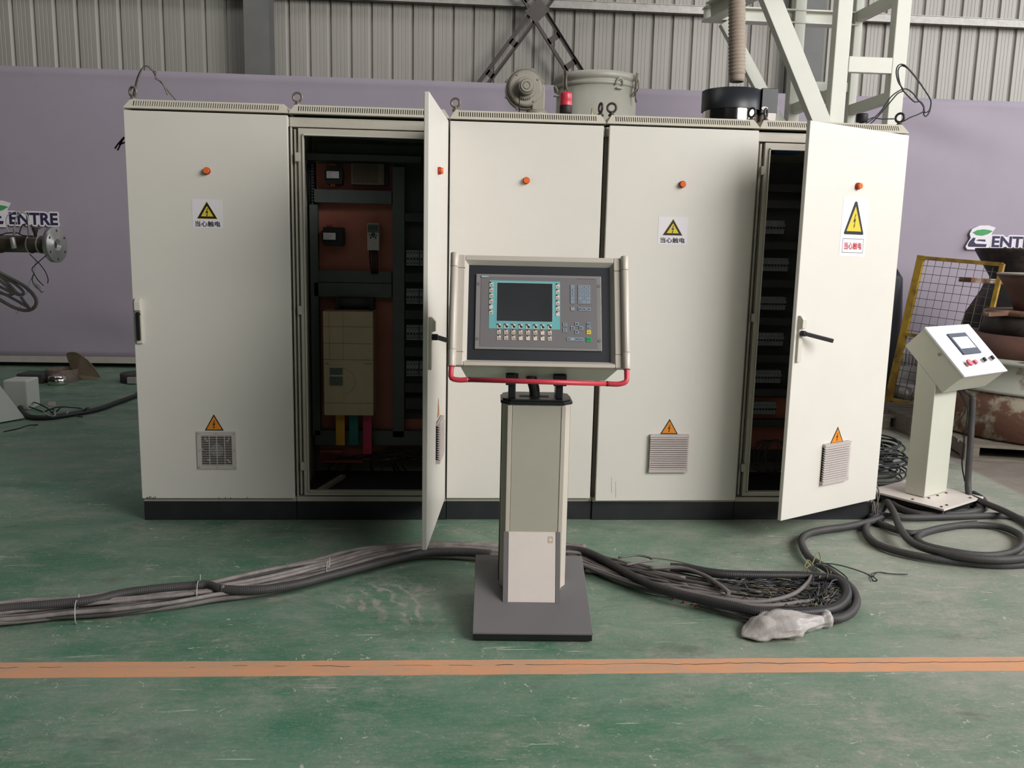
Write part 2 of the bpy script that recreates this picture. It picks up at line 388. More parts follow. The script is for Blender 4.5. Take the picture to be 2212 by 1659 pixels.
mb = MB(); mb.add([(-14, -9, 0), (18, -9, 0), (18, 7, 0), (-14, 7, 0), (-14, -9, -.1), (18, -9, -.1), (18, 7, -.1), (-14, 7, -.1)], [(0, 1, 2, 3), (7, 6, 5, 4), (0, 4, 5, 1), (1, 5, 6, 2), (2, 6, 7, 3), (3, 7, 4, 0)])
floor = mb.build('floor', m_floor)
for v in floor.data.vertices: v.co += floor.location
floor.location = (0, 0, 0); WM['floor'] = Matrix(); floor['kind'] = 'structure'
m_stripe = mat('orange_floor_paint', (220, 158, 118), .55, rgb2=(188, 158, 134), scale=5.5, thresh=(.42, .74), bump=.1, stretch=(1, 3, 1))
def sy_(x, e): return (-1.573-.0135*x) if e else (-1.681-.0125*x)
mb = MB(); N_ = 260; vs = []
for i in range(N_+1):
    x = -9+23*i/N_
    for e in (0, 1):
        y = sy_(x, e)+noise.noise(V((x*9, e*7, 0)))*.004
        vs += [(x, y, .0012), (x, y, -.002)]
fs = []
for i in range(N_):
    a = i*4; b_ = a+4
    fs += [(a, b_, b_+2, a+2), (a+1, b_+1, b_, a), (a+2, b_+2, b_+3, a+3)]
mb.add(vs, fs); o = mb.build('painted_stripe', m_stripe, floor); tag(o, 'worn orange painted line across the green floor')
mb = MB(); x = -.3; segs = []
while x < 6.5:
    y = -1.612-.0135*x+noise.noise(V((x*5, 1, 3)))*.010+noise.noise(V((x*26, 1, 9)))*.006
    wv = .0009+.0014*max(0, noise.noise(V((x*3, 8, 1)))+.35)+(.0006 if x > 2.5 else 0)
    if x < 1.9 and noise.noise(V((x*7, 4, 4))) < .05: wv = .0001
    segs.append((x, y, wv*.8)); x += .012
vs = []
for x, y, wv in segs: vs += [(x, y-wv, .0017), (x, y+wv, .0017)]
mb.add(vs, [(2*i, 2*i+2, 2*i+3, 2*i+1) for i in range(len(segs)-1)]); o = mb.build('crack', m_ink, floor); tag(o, 'thin dark crack along the orange line')

# ---------------------------------------------------------------- back wall: ribbed sheet panels, girts, columns, cross brace
PIT = .2435; YW = 6.3
bw = MB().box(-9, 16, 6.38, 6.44, 0, 6.4).build('wall_back', m_wback); bw['kind'] = 'structure'
def panel_profile():
    pr = [(0, 0), ]
    for k in range(4):
        o_ = k*PIT; g = [(o_+.008, 0), (o_+.044, .034), (o_+.056, .034), (o_+.062, 0)]
        for q in (.105, .150, .195): g += [(o_+q, 0), (o_+q+.003, .003), (o_+q+.008, .003), (o_+q+.011, 0)]
        pr += g
    pr.append((4*PIT, 0)); return pr
PR = panel_profile()
def wall_panel(x0):
    mb = MB(); vs = []
    for x, d in PR: vs += [(x0+x, YW+d, 0), (x0+x, YW+d, 6.2)]
    mb.add(vs, [(2*i, 2*i+2, 2*i+3, 2*i+1) for i in range(len(PR)-1)]); return mb.build('wall_panel', m_wall, bw)
x0 = -9.0+(1.576+9) % PIT - .03
p0 = wall_panel(x0); k = 1
while x0+k*4*PIT < 15.5:
    c = p0.copy(); COL.objects.link(c); c.parent = bw; c.location = (k*4*PIT, 0, 0); k += 1
for z0 in (4.40, 2.2):
    zz = z0
    MB().box(-9, 16, YW-.14, YW-.004, zz, zz+.012).box(-9, 16, YW-.14, YW-.132, zz-.09, zz+.004).box(-9, 16, YW-.14, YW-.11, zz-.09, zz-.084).build('girt', m_galv, bw)
for cx, wq in ((-.64, .28), (5.86, .28)):
    MB().box(cx-wq/2, cx+wq/2, 5.86, 5.875, 0, 6.3).box(cx-wq/2, cx+wq/2, 6.15, 6.165, 0, 6.3).box(cx-.006, cx+.006, 5.875, 6.15, 0, 6.3).build('column', m_col, bw)
def brace(p, q, w=.07):
    mb = MB(); p, q = V(p), V(q); d = (q-p).normalized(); x = d.cross(V((0, 1, 0))).normalized()
    for s_ in (-1, 1):
        a, b_ = p+x*s_*w, q+x*s_*w
        mb.bar(a, b_, .045, .006, (0, 1, 0)); mb.bar(a+x*s_*.02+V((0, -.02, 0)), b_+x*s_*.02+V((0, -.02, 0)), .006, .045, (0, 1, 0))
    L = (q-p).length
    for t in (.2, .4, .6, .8): mb.bar(p+d*L*t-x*w, p+d*L*t+x*w, .07, .006, (0, 1, 0))
    return mb.build('cross_brace', m_brace, bw)
YB = 5.98
G = yy(1160, 25, YB)
A1, A2 = yy(1050, 172, YB), yy(1238, 150, YB)
brace(G, A1+(A1-G)*1.3, .045); brace(G, A2+(A2-G)*1.3, .075); brace(G, G-(A1-G)*1.2, .06); brace(G, G-(A2-G)*1.2, .06)
mb = MB(); fG = Fr(G+V((0, -.03, 0)), V((.72, 0, -.69)), V((.69, 0, .72))); mb.fbox(fG, -.095, .095, -.11, .11, 0, .012); mb.build('gusset_plate', m_brace, bw)

# ---------------------------------------------------------------- banner
YBn = 5.6
ban = thing('banner', 'long purple-grey fabric banner stretched along the back wall behind the cabinets', 'banner', (2.5, YBn, .1))
mb = MB(); nx_, nz_ = 220, 44; vs = []
for j in range(nz_+1):
    z = .12+(3.325-.12)*j/nz_
    for i in range(nx_+1):
        x = -6+17*i/nx_
        wv = noise.noise(V((x*.35, z*.3, 0)))*.03
        for (wx, wz, amp, wr, dx_, dz_) in ((1.95+.55, 2.95, .035, .55, 9, 4), (7.2, 3.0, .03, 1.1, 3, 9), (-2.3, .45, .02, .7, 2, 7)):
            g = math.exp(-(((x-wx)/wr)**2+((z-wz)/.35)**2)); wv += g*amp*math.sin((x-wx)*dx_+(z-wz)*dz_)
        vs.append((x, YBn-wv*.8-(.015 if z > 3.27 else 0), z))
mb.add(vs, [(j*(nx_+1)+i, j*(nx_+1)+i+1, (j+1)*(nx_+1)+i+1, (j+1)*(nx_+1)+i) for j in range(nz_) for i in range(nx_)], True)
sheet = mb.build('banner_sheet', m_ban, ban)
md = sheet.modifiers.new('solid', 'SOLIDIFY'); md.thickness = .004
MB().box(-6, 11, YBn-.03, YBn+.03, .055, .125).build('banner_rail', m_railb, ban)
for xp in (-5, -1.5, 2, 5.5, 9):
    MB().box(xp-.03, xp+.03, YBn+.03, YBn+.09, 0, 3.3).build('banner_post', m_railb, ban)
def logo(xr, zb, wd_):
    """outlined lettering; wd_ = width of ENTRE"""
    fr = Fr((xr, YBn-.045, zb), (1, 0, 0), (0, 0, 1)); h = .135
    mb = MB(); vs_, fs_ = text_polys('ENTRE', .045)
    mb.mi = 0
    kx = wd_
    p_ = .017
    for k in range(14):
        a_ = 2*PI*k/14; mb.text(fr, 'ENTRE', p_*math.cos(a_), p_*math.sin(a_), h, .0004+.00012*k, bold=.035, width=wd_)
    mb.fbox(fr, .004, wd_-.006, .006, h-.006, -.001, .0003)
    mb.fpoly(fr, [(-.30, -.034), (-.03, -.034), (-.01, .06), (-.01, h+.03), (.03, h+.10), (-.06, h+.125), (-.17, h+.12), (-.26, h+.08), (-.29, h+.02), (-.27, h-.03), (-.30, h-.08), (-.325, 0)], -.001, .0005)
    mb.mi = 1
    mb.text(fr, 'ENTRE', .0, 0, h, .003, bold=.035, width=wd_)
    mb.fpoly(fr, [(-.29, 0), (-.07, 0), (-.06, .035), (-.20, .038), (-.225, .06), (-.21, .105), (-.24, .11), (-.285, .06), (-.30, .02)], .001, .003)
    mb.fpoly(fr, [(-.20, .075), (-.08, .065), (-.085, .09), (-.17, .09)], .001, .003)
    mb.mi = 2
    mb.fpoly(fr, [(-.255, .17), (-.20, .20), (-.12, .212), (-.05, .205), (.0, .192), (-.06, .155), (-.13, .135), (-.20, .14)], .001, .003)
    return mb
pz = yy(126, 487, YBn-.045); pl_ = yy(21, 487, YBn-.045)
logo(pl_.x, pz.z, pz.x-pl_.x).build('lettering', [m_white, m_navy, m_leaf], ban)
q1, q2 = yy(2141, 534, YBn-.045), yy(2235, 536, YBn-.045)
logo(q1.x, q1.z, (q2.x-q1.x)*1.12).build('lettering', [m_white, m_navy, m_leaf], ban)

# ================================================================ cabinets
ZE, ZP, ZT, ZB, DW = 2.110, .1035, 2.098, .128, .792
DEP = .60
BOLT = [(-1.2, -.03), (0, -.03)]
def eyebolt(p, rot, parent, m):
    mb = MB(); p = V(p); mb.lathe(p, [(0, 0), (.017, 0), (.017, .008), (.010, .014), (.009, .022)], 12)
    mb.torus(p+V((0, 0, .042)), .0225, .0062, (math.sin(rot), math.cos(rot), 0)); return mb.build('lifting_eye', m, parent)
def warning_tri(mb, fr, cx, cy, w, h, mats=(1, 2), thick=.15, c=.0012, bolt=1.0):
    mb.mi = mats[0]; mb.fpoly(fr, [(cx-w/2, cy), (cx+w/2, cy), (cx, cy+h)], c-.0008, c)
    k = thick; mb.mi = mats[1]
    i0 = .30*k*h; ctr = (cx, cy+h*.34); s_ = 1-2.4*k
    mb.fpoly(fr, [(ctr[0]+(x-ctr[0])*s_, ctr[1]+(y-ctr[1])*s_) for x, y in [(cx-w/2, cy), (cx+w/2, cy), (cx, cy+h)]], c, c+.0004)
    mb.mi = mats[0]; bx, by, u = cx, cy+h*.10, h*.52*bolt
    P = [(.05, 1), (-.32, .42), (-.02, .50), (-.08, .22), (-.20, .26), (-.06, 0), (.14, .30), (.03, .26), (.24, .72), (-.08, .62), (.22, 1)]
    mb.fpoly(fr, [(bx+x*u*.62, by+y*u) for x, y in P], c+.0004, c+.0008)

def grille(fr, a0, a1, b0, b1, door, n=15):
    mb = MB(); mb.mi = 1; mb.fbox(fr, a0+.001, a1-.001, b0, b1, 0, .003); mb.mi = 0  # dark backing colours in the shaded interior between the slats
    mb.fbox(fr, a0, a1, b0, b0+.018, 0, .020); mb.fbox(fr, a0, a1, b1-.013, b1, 0, .020)
    hgt = (b1-b0-.031)/n
    for i in range(n):
        b_ = b0+.018+i*hgt
        vs = [fr.w(a, b_+hgt*t, c) for a in (a0, a1) for t, c in ((.16, .024), (.95, .010), (.80, .004), (.16, .019))]
        mb.add(vs, [(0, 4, 5, 1), (1, 5, 6, 2), (2, 6, 7, 3), (3, 7, 4, 0), (0, 1, 2, 3), (7, 6, 5, 4)])
    o = mb.build('vent_grille', [m_plast, m_dark], door); return o

def lamp(fr, px, py, door):
    a, b_ = fr.pix(px, py, .012)
    mb = MB(); mb.fcyl(fr, a, b_, 0, .012, .0175, 20); mb.mi = 1; mb.fcyl(fr, a, b_, .012, .024, .0155, 20, .0135)
    mb.build('indicator_lamp', [m_lampr, m_lamp], door)

def door_for(root, hinge, ang, extra, zt=ZT, zb=ZB, DW=DW):
    t = V((-math.cos(ang), -math.sin(ang), 0)); O = V((hinge[0], hinge[1], 0))+t*DW
    fr = Fr(O, -t, (0, 0, 1))          # N = outward
    TH = .022
    mb = MB(); mb.fbox(fr, 0, DW, zb, zt, -TH, 0)
    d = mb.build('door', m_door, root, bevel=.003)
    # folded rim and gasket on the inner side
    return fr, d

def std_handle(fr, door, zc, side, turned=None):
    a0 = .016 if side == 'L' else DW-.048
    mb = MB(); mb.fbox(fr, a0, a0+.030, zc-.115, zc+.115, 0, .014); o = mb.build('lock_plate', m_lip, door, bevel=.002)
    mb = MB()
    mb.fpoly(Fr(fr.w(a0, 0, 0), fr.N, fr.Z), [(.014, zc+.05), (.030, zc+.055), (.030, zc+.095), (.014, zc+.115)], -.028, -.002)
    mb.build('lock_cap', m_lip, door)
    mb = MB()
    if turned is None:
        mb.fcyl(fr, a0+.015, zc+.035, .014, .026, .012, 14); mb.fbox(fr, a0+.005, a0+.025, zc-.098, zc+.035, .018, .030)
    else:
        mb.fcyl(fr, a0+.015, zc+.028, .010, .040, .014, 14)
        mb.bar(fr.w(a0+.012, zc+.030, .028), fr.w(a0+.015, zc+.028, .030)+(fr.X*.86+fr.N*.46+fr.Z*turned).normalized()*.155, .013, .021, fr.Z)
    mb.build('handle', m_black, door, bevel=.003)

CJK = '\u5f53\u5fc3\u89e6\u7535'
def sticker_square(fr, door, px0, py0, px1, py1):
    a0, b1 = fr.pix(px0, py0); a1, b0 = fr.pix(px1, py1); w, h = a1-a0, b1-b0
    mb = MB(); mb.mi = 0; mb.fpoly(fr, [(a0, b0+.004), (a0+.006, b0), (a1, b0), (a1, b1), (a0, b1)], 0, .0008)
    mb.mi = 2; cx = a0+w*.5; tb = b0+h*.325
    mb.fpoly(fr, [(cx-w*.35, tb), (cx+w*.35, tb), (cx, tb+h*.62)], .0004, .0011)
    warning_tri(mb, fr, cx, tb+h*.015, w*.66, h*.575, (1, 2), .155, .0019)
    mb.mi = 1; mb.text(fr, CJK, a0+w*.09, b0+h*.055, h*.20, .0015, bold=.02, width=w*.84)
    mb.build('warning_sticker', [m_white, m_ink, m_yel], door)
def sticker_tri(fr, door, pxc, pyb, pxw, pyt):
    a, b0 = fr.pix(pxc, pyb); a2, _ = fr.pix(pxc+pxw/2, pyb); _, b1 = fr.pix(pxc, pyt)
    mb = MB(); warning_tri(mb, fr, a, b0, (a2-a)*2, b1-b0, (0, 1), .075, .001, 1.0)
    mb.build('warning_triangle', [m_ink, m_org], door)

def cabinet(i, label, open_=False, yoff=0, right_side=True):
    X0, X1 = i*.8, i*.8+.8
    R_ = thing('switch_cabinet', label, 'cabinet', (X0+.4, .3+yoff, 0), 0, 'row of five switch cabinets')
    e = .0015; x0, x1 = X0+e, X1-e; y0 = yoff; y1 = yoff+DEP
    MB().box(x0, x1, y0, y0+.03, 0, ZP-.001).box(x0, x1, y1-.03, y1, 0, ZP-.001).box(x0, x0+.03, y0+.03, y1-.03, 0, ZP-.001).box(x1-.03, x1, y0+.03, y1-.03, 0, ZP-.001).build('plinth', m_plinth, R_, bevel=.002)
    # frame profiles: outer beams and inner lip with groove
    mb = MB(); zt = 2.088
    for (a, b_, c_, d_) in ((x0, x1, ZP, ZP+.026), (x0, x1, zt-.040, zt)): mb.box(a, b_, y0, y0+.05, c_, d_)
    for (a, b_) in ((x0, x0+.008), (x1-.008, x1)): mb.box(a, b_, y0+(.004 if open_ else .045), y0+.05, ZP+.026, zt-.040)
    for (a, b_) in ((x0+.018, x0+.028), (x1-.028, x1-.018)): mb.box(a, b_, y0+(.012 if open_ else .04), y0+.05, ZP+.036, zt-.05)
    for (a, b_) in ((x0, x0+.045), (x1-.045, x1)): mb.box(a, b_, y0+.05, y0+.06, ZP+.026, zt-.040)
    # inner ring
    ix0, ix1, iz0, iz1 = x0+.040, x1-.040, ZP+.034, zt-.046
    for (a, b_, c_, d_) in ((ix0, ix1, iz0, iz0+.022), (ix0, ix1, iz1-.030, iz1), (ix0, ix0+.022, iz0+.022, iz1-.030), (ix1-.022, ix1, iz0+.022, iz1-.030)): mb.box(a, b_, y0-.002, y0+.03, c_, d_)
    mb.build('frame', m_frame, R_, bevel=.0015)
    # inner sealing lip
    mb = MB(); jx0, jx1, jz0, jz1 = ix0+.022, ix1-.022, iz0+.022, iz1-.030
    for (a, b_, c_, d_) in ((jx0, jx0+.005, jz0, jz1), (jx1-.005, jx1, jz0, jz1), (jx0, jx1, jz0, jz0+.005), (jx0, jx1, jz1-.005, jz1)): mb.box(a, b_, y0-.012, y0+.02, c_, d_)
    mb.build('sealing_lip', m_lip, R_)
    # shell
    mb = MB(); mb.box(x0, x0+.012, y0+.06, y1-.01, ZP, zt); mb.build('side_panel', m_body, R_)
    mb = MB(); mb.box(x1-.012, x1, y0+.06, y1-.01, ZP, zt); mb.build('side_panel', m_body, R_)
    mb = MB(); mb.box(x0, x1, y1-.01, y1, ZP, zt); mb.build('back_panel', m_body, R_)
    mb = MB(); mb.box(x0+.012, x1-.012, y0+.03, y1-.01, ZP+.002, ZP+.012); mb.build('floor_plate', m_in, R_)
    mb = MB(); mb.box(x0, x1, y0, y1, zt, zt+.006); mb.build('top_plate', m_body, R_)
    # ventilated roof
    zr0, zr1 = ZE, ZE+.046; yf = y0-.02; ins = .036
    mb = MB(); mb.box(x0+.02, x1-.02, y0+.03, y1-.03, zt+.006, zr0+.01); mb.build('roof_seal', m_dark, R_)
    def P_(x, t, d=0):      # point on the sloped front, t 0..1
        return V((x, yf+ins*t*.72+d, zr0+.004+(zr1-zr0-.004)*t))
    mb = MB()
    A_, B_ = x0, x1
    mb.add([(A_, yf, zr0), (B_, yf, zr0), (B_, y1+.02, zr0), (A_, y1+.02, zr0), (A_+ins*.7, yf+ins, zr0+.001), (B_-ins*.7, yf+ins, zr0+.001), (B_-ins*.7, y1-.02, zr0+.001), (A_+ins*.7, y1-.02, zr0+.001)], [(3, 2, 1, 0), (0, 1, 5, 4), (1, 2, 6, 5), (2, 3, 7, 6), (3, 0, 4, 7)])
    tb, tt = .20, .80; xi = .028; xa, xb = A_+xi, B_-xi
    def ex(t): return A_+ins*.72*t, B_-ins*.72*t
    def quad(a, b_, c_, d_): mb.add([a, b_, c_, d_], [(0, 1, 2, 3)])
    l0, r0 = ex(0); lb, rb = ex(tb); lt, rt_ = ex(tt); l1, r1 = ex(1)
    mb.add([(l0, yf, zr0), (r0, yf, zr0), P_(r0, 0), P_(l0, 0)], [(0, 1, 2, 3)])
    quad(P_(l0, 0), P_(r0, 0), P_(rb, tb), P_(lb, tb)); quad(P_(lt, tt), P_(rt_, tt), P_(r1, 1), P_(l1, 1))
    ns = 63; pitch = (xb-xa-.012)/ns; sx0 = xa+.016
    quad(P_(lb, tb), P_(sx0, tb), P_(sx0, tt), P_(lt, tt)); sx1 = sx0+(ns-1)*pitch*.993
    pitch = (xb-.016-sx0)/ns
    for k in range(ns):
        a = sx0+k*pitch+pitch*.42; b_ = sx0+(k+1)*pitch
        if k == ns-1: b_ = xb-.016
        q = [P_(a, tb), P_(b_, tb), P_(b_, tt), P_(a, tt)]; qb = [p+V((0, .004, -.001)) for p in q]
        mb.add(q+qb, [(0, 1, 2, 3), (0, 3, 7, 4), (1, 5, 6, 2)])
    quad(P_(xb-.016, tb), P_(rb, tb), P_(rt_, tt), P_(xb-.016, tt))
    # sides, back, top
    for sgn, l_, l1_ in ((1, l0, l1), (-1, r0, r1)):
        q = [(l_, yf, zr0), (l_, y1+.02, zr0), (l1_, y1+.02-ins*.72, zr1), (l1_, yf+ins*.72, zr1)]
        mb.add(q, [(0, 3, 2, 1) if sgn == 1 else (0, 1, 2, 3)])
    mb.add([(l0, y1+.02, zr0), (r0, y1+.02, zr0), (r1, y1+.02-ins*.72, zr1), (l1, y1+.02-ins*.72, zr1)], [(1, 0, 3, 2)])
    mb.add([(l1, yf+ins*.72, zr1), (r1, yf+ins*.72, zr1), (r1, y1+.02-ins*.72, zr1), (l1, y1+.02-ins*.72, zr1)], [(0, 1, 2, 3)])
    mb.build('vented_roof', m_roof, R_)
    mb = MB(); q = [P_(sx0, tb, .010), P_(xb-.016, tb, .010), P_(xb-.016, tt, .010), P_(sx0, tt, .010)]; mb.add(q+[p+V((0, .004, 0)) for p in q], [(0, 1, 2, 3), (7, 6, 5, 4)]); mb.build('roof_slot_shade', m_dark, R_)  # near-black sheet stands in for the shade behind the roof slots
    return R_, y0, zr1

def closed_inside(R_, i, yoff):
    pass

labels = ['closed grey-white switch cabinet at the left end, square fan guard on its door',
          'open switch cabinet second from the left, orange plate and large beige drive inside',
          'closed switch cabinet in the middle of the row behind the operator console',
          'closed switch cabinet with square warning sticker and slatted vent, right of the console',
          'half-open switch cabinet at the right end of the row, tall warning sticker on its door']
cabs = []
for i in range(5):
    yo = (0, 0, .006, -.004, 0)[i]
    cabs.append(cabinet(i, labels[i], i in (1, 4), yo))
# lifting eyes
for i, px, py, rot, m in ((0, 288, 218, .5, m_eye), (1, 643, 227, .15, m_eye), (2, 984, 240, .3, m_eye), (2, 1297, 249, 1.35, m_eyed), (3, 1321, 247, .2, m_eyed), (3, 1623, 262, 1.05, m_eyed), (4, 1653, 263, -.9, m_eyed), (4, 1942, 275, .9, m_eyed)):
    R_, y0, zr = cabs[i]; p = yy(px, py, y0+.05); eyebolt((p.x, y0+.05, zr), rot, R_, m)

# door 1 (closed)
fr, d = door_for(cabs[0][0], (.796, -.030), 0, None); lamp(fr, 446, 369, d)
sticker_square(fr, d, 414, 430, 481, 494); std_handle(fr, d, 1.065, 'L')
sticker_tri(fr, d, 463, 930, 41, 895)
a0, b1 = fr.pix(425, 932); a1, b0 = fr.pix(512, 1013)
mb = MB(); w_ = .010*2.2
for (A_, B_, C_, D_) in ((a0, a1, b0, b0+w_), (a0, a1, b1-w_, b1), (a0, a0+w_, b0+w_, b1-w_), (a1-w_, a1, b0+w_, b1-w_)): mb.fbox(fr, A_, B_, C_, D_, 0, .007)
n = 17; hh = (b1-b0-2*w_)
for k in range(n): mb.fbox(fr, a0+w_, a1-w_, b0+w_+hh*(k+.3)/n, b0+w_+hh*(k+.62)/n, .001, .005)
for t in (.26, .5, .76): mb.fbox(fr, a0+w_+(a1-a0-2*w_)*t-.001, a0+w_+(a1-a0-2*w_)*t+.0015, b0+w_, b1-w_, .001, .0065)
mb.mi = 1; mb.fbox(fr, a0+.01, a1-.01, b0+.01, b1-.01, 0, .0008)
mb.mi = 2; cxx, cyy = (a0+a1)/2, (b0+b1)/2
for k in range(26): 
    t = 2*PI*k/26
mb.fcyl(fr, cxx, cyy, .0008, .0016, .034, 24)
mb.mi = 0
for u_, v_ in ((.05, .05), (.5, .05), (.95, .05), (.05, .5), (.95, .5), (.05, .95), (.5, .95), (.95, .95), (.22, .82), (.26, .77), (.82, .82), (.78, .76), (.28, .25), (.78, .25), (.82, .2), (.5, .5), (.13, .52)):
    a_, b_ = a0+(a1-a0)*u_, b0+(b1-b0)*v_
    mb.mi = 0; mb.fcyl(fr, a_, b_, .005, .009, .0052, 10); mb.mi = 1; mb.fcyl(fr, a_, b_, .009, .0095, .0022, 8)
mb.build('fan_guard', [m_plast, m_dark, m_duct], d)
mb = MB(); 
for k in range(14):
    a_ = .02+random.random()*.08*(1 if k < 9 else 8); mb.fbox(fr, a_, a_+.002+.003*random.random(), ZB+.0005, ZB+.004+.010*random.random(), 0, .0005)
mb.build('paint_chips', m_ink, d)
# door 2 (open)
fr2, d2 = door_for(cabs[1][0], (1.594, -.030), 1.4778, None)
lamp(fr2, 952, 369, d2); std_handle(fr2, d2, 1.055, 'L', -.24)
def on_door(fr, px, py): return fr.pix(px, py)
a0 = DW*.62; 
g0, _ = fr2.pix(942, 1000); g1, _ = fr2.pix(956.5, 1000); _, bt = fr2.pix(949, 965); _, bb = fr2.pix(943.5, 1066)
g0, g1 = max(.3, g0), min(.62, g1); 
grille(fr2, .33, .53, .44, .64, d2)
mb = MB(); warning_tri(mb, fr2, .43, .655, .095, .088, (0, 1), .075, .001); mb.build('warning_triangle', [m_ink, m_org], d2)
MB().fcyl(fr2, .04, .33, -.034, -.022, .010, 12).build('latch_pin', m_black, d2)
# door 3, 4 (closed)
fr3, d3 = door_for(cabs[2][0], (2.385, -.022), 0, None, DW=.783); lamp(fr3, 1137, 390, d3); std_handle(fr3, d3, 1.06, 'L')
fr4, d4 = door_for(cabs[3][0], (3.194, -.030), .014, None, DW=.782, zb=ZB-.008); lamp(fr4, 1475, 398, d4); std_handle(fr4, d4, 1.06, 'L')
sticker_square(fr4, d4, 1423, 468, 1483, 529); sticker_tri(fr4, d4, 1445, 937.5, 38, 905)
a0, b1 = fr4.pix(1405, 939, .012); a1, b0 = fr4.pix(1484, 1020, .012); grille(fr4, a0, a1, b0, b1, d4)
mb = MB()
for (px_, py_, dpx) in ((1322, 1030, 3), (1331, 1040, 2)):
    a_, b_ = fr4.pix(px_, py_); mb.fpoly(fr4, [(a_, b_-.09), (a_+.003, b_-.09), (a_-.002, b_), (a_-.004, b_)], 0, .0003)
mb.build('rust_run', mat('rust_stain', (186, 168, 144), .6), d4)
# door 5 (half open)
fr5, d5 = door_for(cabs[4][0], (3.997, -.030), .5034, None); lamp(fr5, 1856, 402, d5); std_handle(fr5, d5, 1.06, 'L', -.22)
a0, b1 = fr5.pix(1822, 424); a1, b0 = fr5.pix(1866, 555); a0 = fr5.pix(1818, 490)[0]-.004; a1 = fr5.pix(1871, 490)[0]+.004
mb = MB(); w, h = a1-a0, b1-b0; mb.mi = 0; mb.fbox(fr5, a0, a1, b0, b1, 0, .0008)
cx = (a0+a1)/2; tb = b0+h*.375
mb.mi = 1; mb.fpoly(fr5, [(cx-w*.385, tb+.006), (cx-w*.36, tb), (cx+w*.36, tb), (cx+w*.385, tb+.006), (cx+.010, tb+h*.545), (cx, tb+h*.56), (cx-.010, tb+h*.545)], .0004, .0012)
mb.mi = 2; mb.fpoly(fr5, [(cx-w*.29, tb+h*.055), (cx+w*.29, tb+h*.055), (cx, tb+h*.475)], .0012, .0016)
mb.mi = 1; u = h*.245; bx, by = cx, tb+h*.10
mb.fpoly(fr5, [(bx+x*u*.5, by+y*u) for x, y in [(.05, 1), (-.32, .42), (-.02, .50), (-.08, .22), (-.20, .26), (-.06, 0), (.14, .30), (.03, .26), (.24, .72), (-.08, .62), (.22, 1)]], .0016, .002)
x_, y_, X_, Y_ = a0+w*.10, b0+h*.065, a1-w*.08, b0+h*.305
for (A_, B_, C_, D_) in ((x_, X_, y_, y_+.002), (x_, X_, Y_-.002, Y_), (x_, x_+.002, y_, Y_), (X_-.002, X_, y_, Y_)): mb.fbox(fr5, A_, B_, C_, D_, .0004, .0012)
mb.mi = 3; mb.text(fr5, CJK, x_+w*.07, y_+h*.055, h*.125, .0014, bold=.02, width=(X_-x_)-w*.14)
mb.build('tall_warning_sticker', [m_white, m_ink, m_yel, m_inkr], d5)
sticker_tri(fr5, d5, 1807, 957, 28, 922)
a0 = fr5.pix(1778, 1000, .012)[0]; a1 = fr5.pix(1833, 1000, .012)[0]; b1 = fr5.pix(1806, 957, .012)[1]; b0 = fr5.pix(1803, 1042, .012)[1]
grille(fr5, a0, a1, b0, b1, d5)
# a door-stay hinge blocks on the open frames
for (R_, xs) in ((cabs[1][0], .825), (cabs[4][0], 3.225)):
    for z in (1.90, 1.13, .30):
        MB().box(xs, xs+.024, -.012, .012, z-.022, z+.022).build('lock_bracket', m_frame, R_, bevel=.002)

# ---------------------------------------------------------------- inside the open cabinets
YP = .42
def inP(px, py, Y=YP): p = yy(px, py, Y); return p.x, p.z
C2 = cabs[1][0]; C5 = cabs[4][0]
def plate_box(name, m, R_, px0, py0, px1, py1, Yf, th, Yb=None, bevel=.001, label=None):
    x0, z1 = inP(px0, py0, Yf); x1, z0 = inP(px1, py1, Yf)
    o = MB().box(x0, x1, Yf, Yf+th, z0, z1).build(name, m, R_, bevel=bevel)
    if label: o['label'] = label
    return o
mb = MB().box(.86, 1.56, YP+.02, YP+.025, .22, 1.99); mb.build('mounting_plate', m_orp, C2)
xq, zq = inP(874, 350); zq2 = inP(874, 905)[1]; MB().box(xq, 1.555, YP+.012, YP+.019, zq2, zq).build('breaker_backplate', m_in, C2)
MB().box(.875, 1.555, YP-.02, YP+.018, inP(700, 352)[1], inP(700, 310)[1]).build('wiring_duct', m_in, C2)
mb = MB(); mb.box(.86, 1.56, YP+.026, YP+.05, .25, .29).box(.86, 1.56, YP+.026, YP+.05, 1.85, 1.89); mb.build('mounting_rail', m_frame, C2)
YD = YP-.045
plate_box('wiring_duct', m_duct, C2, 678, 408, 846, 441, YD, .064, label='grey wide horizontal cable duct under the power supply')
plate_box('wiring_duct', m_duct, C2, 678, 610, 846, 643, YD, .064)
plate_box('wiring_duct', m_duct, C2, 679, 583, 846, 612, YD+.01, .05)
x0_, z1_ = inP(648, 441, YD); x1_, z0_ = inP(676, 940, YD); MB().box(.872, x1_, YD, YP+.018, z0_, z1_).build('wiring_duct', m_duct, C2)
plate_box('wiring_duct', m_duct, C2, 848, 360, 873, 945, YD, .064, label='dark vertical cable duct between drive and breakers')
plate_box('wiring_duct', m_duct, C2, 648, 330, 910, 352, YD, .064)
plate_box('wiring_duct', m_duct, C2, 680, 930, 915, 962, YD, .064)
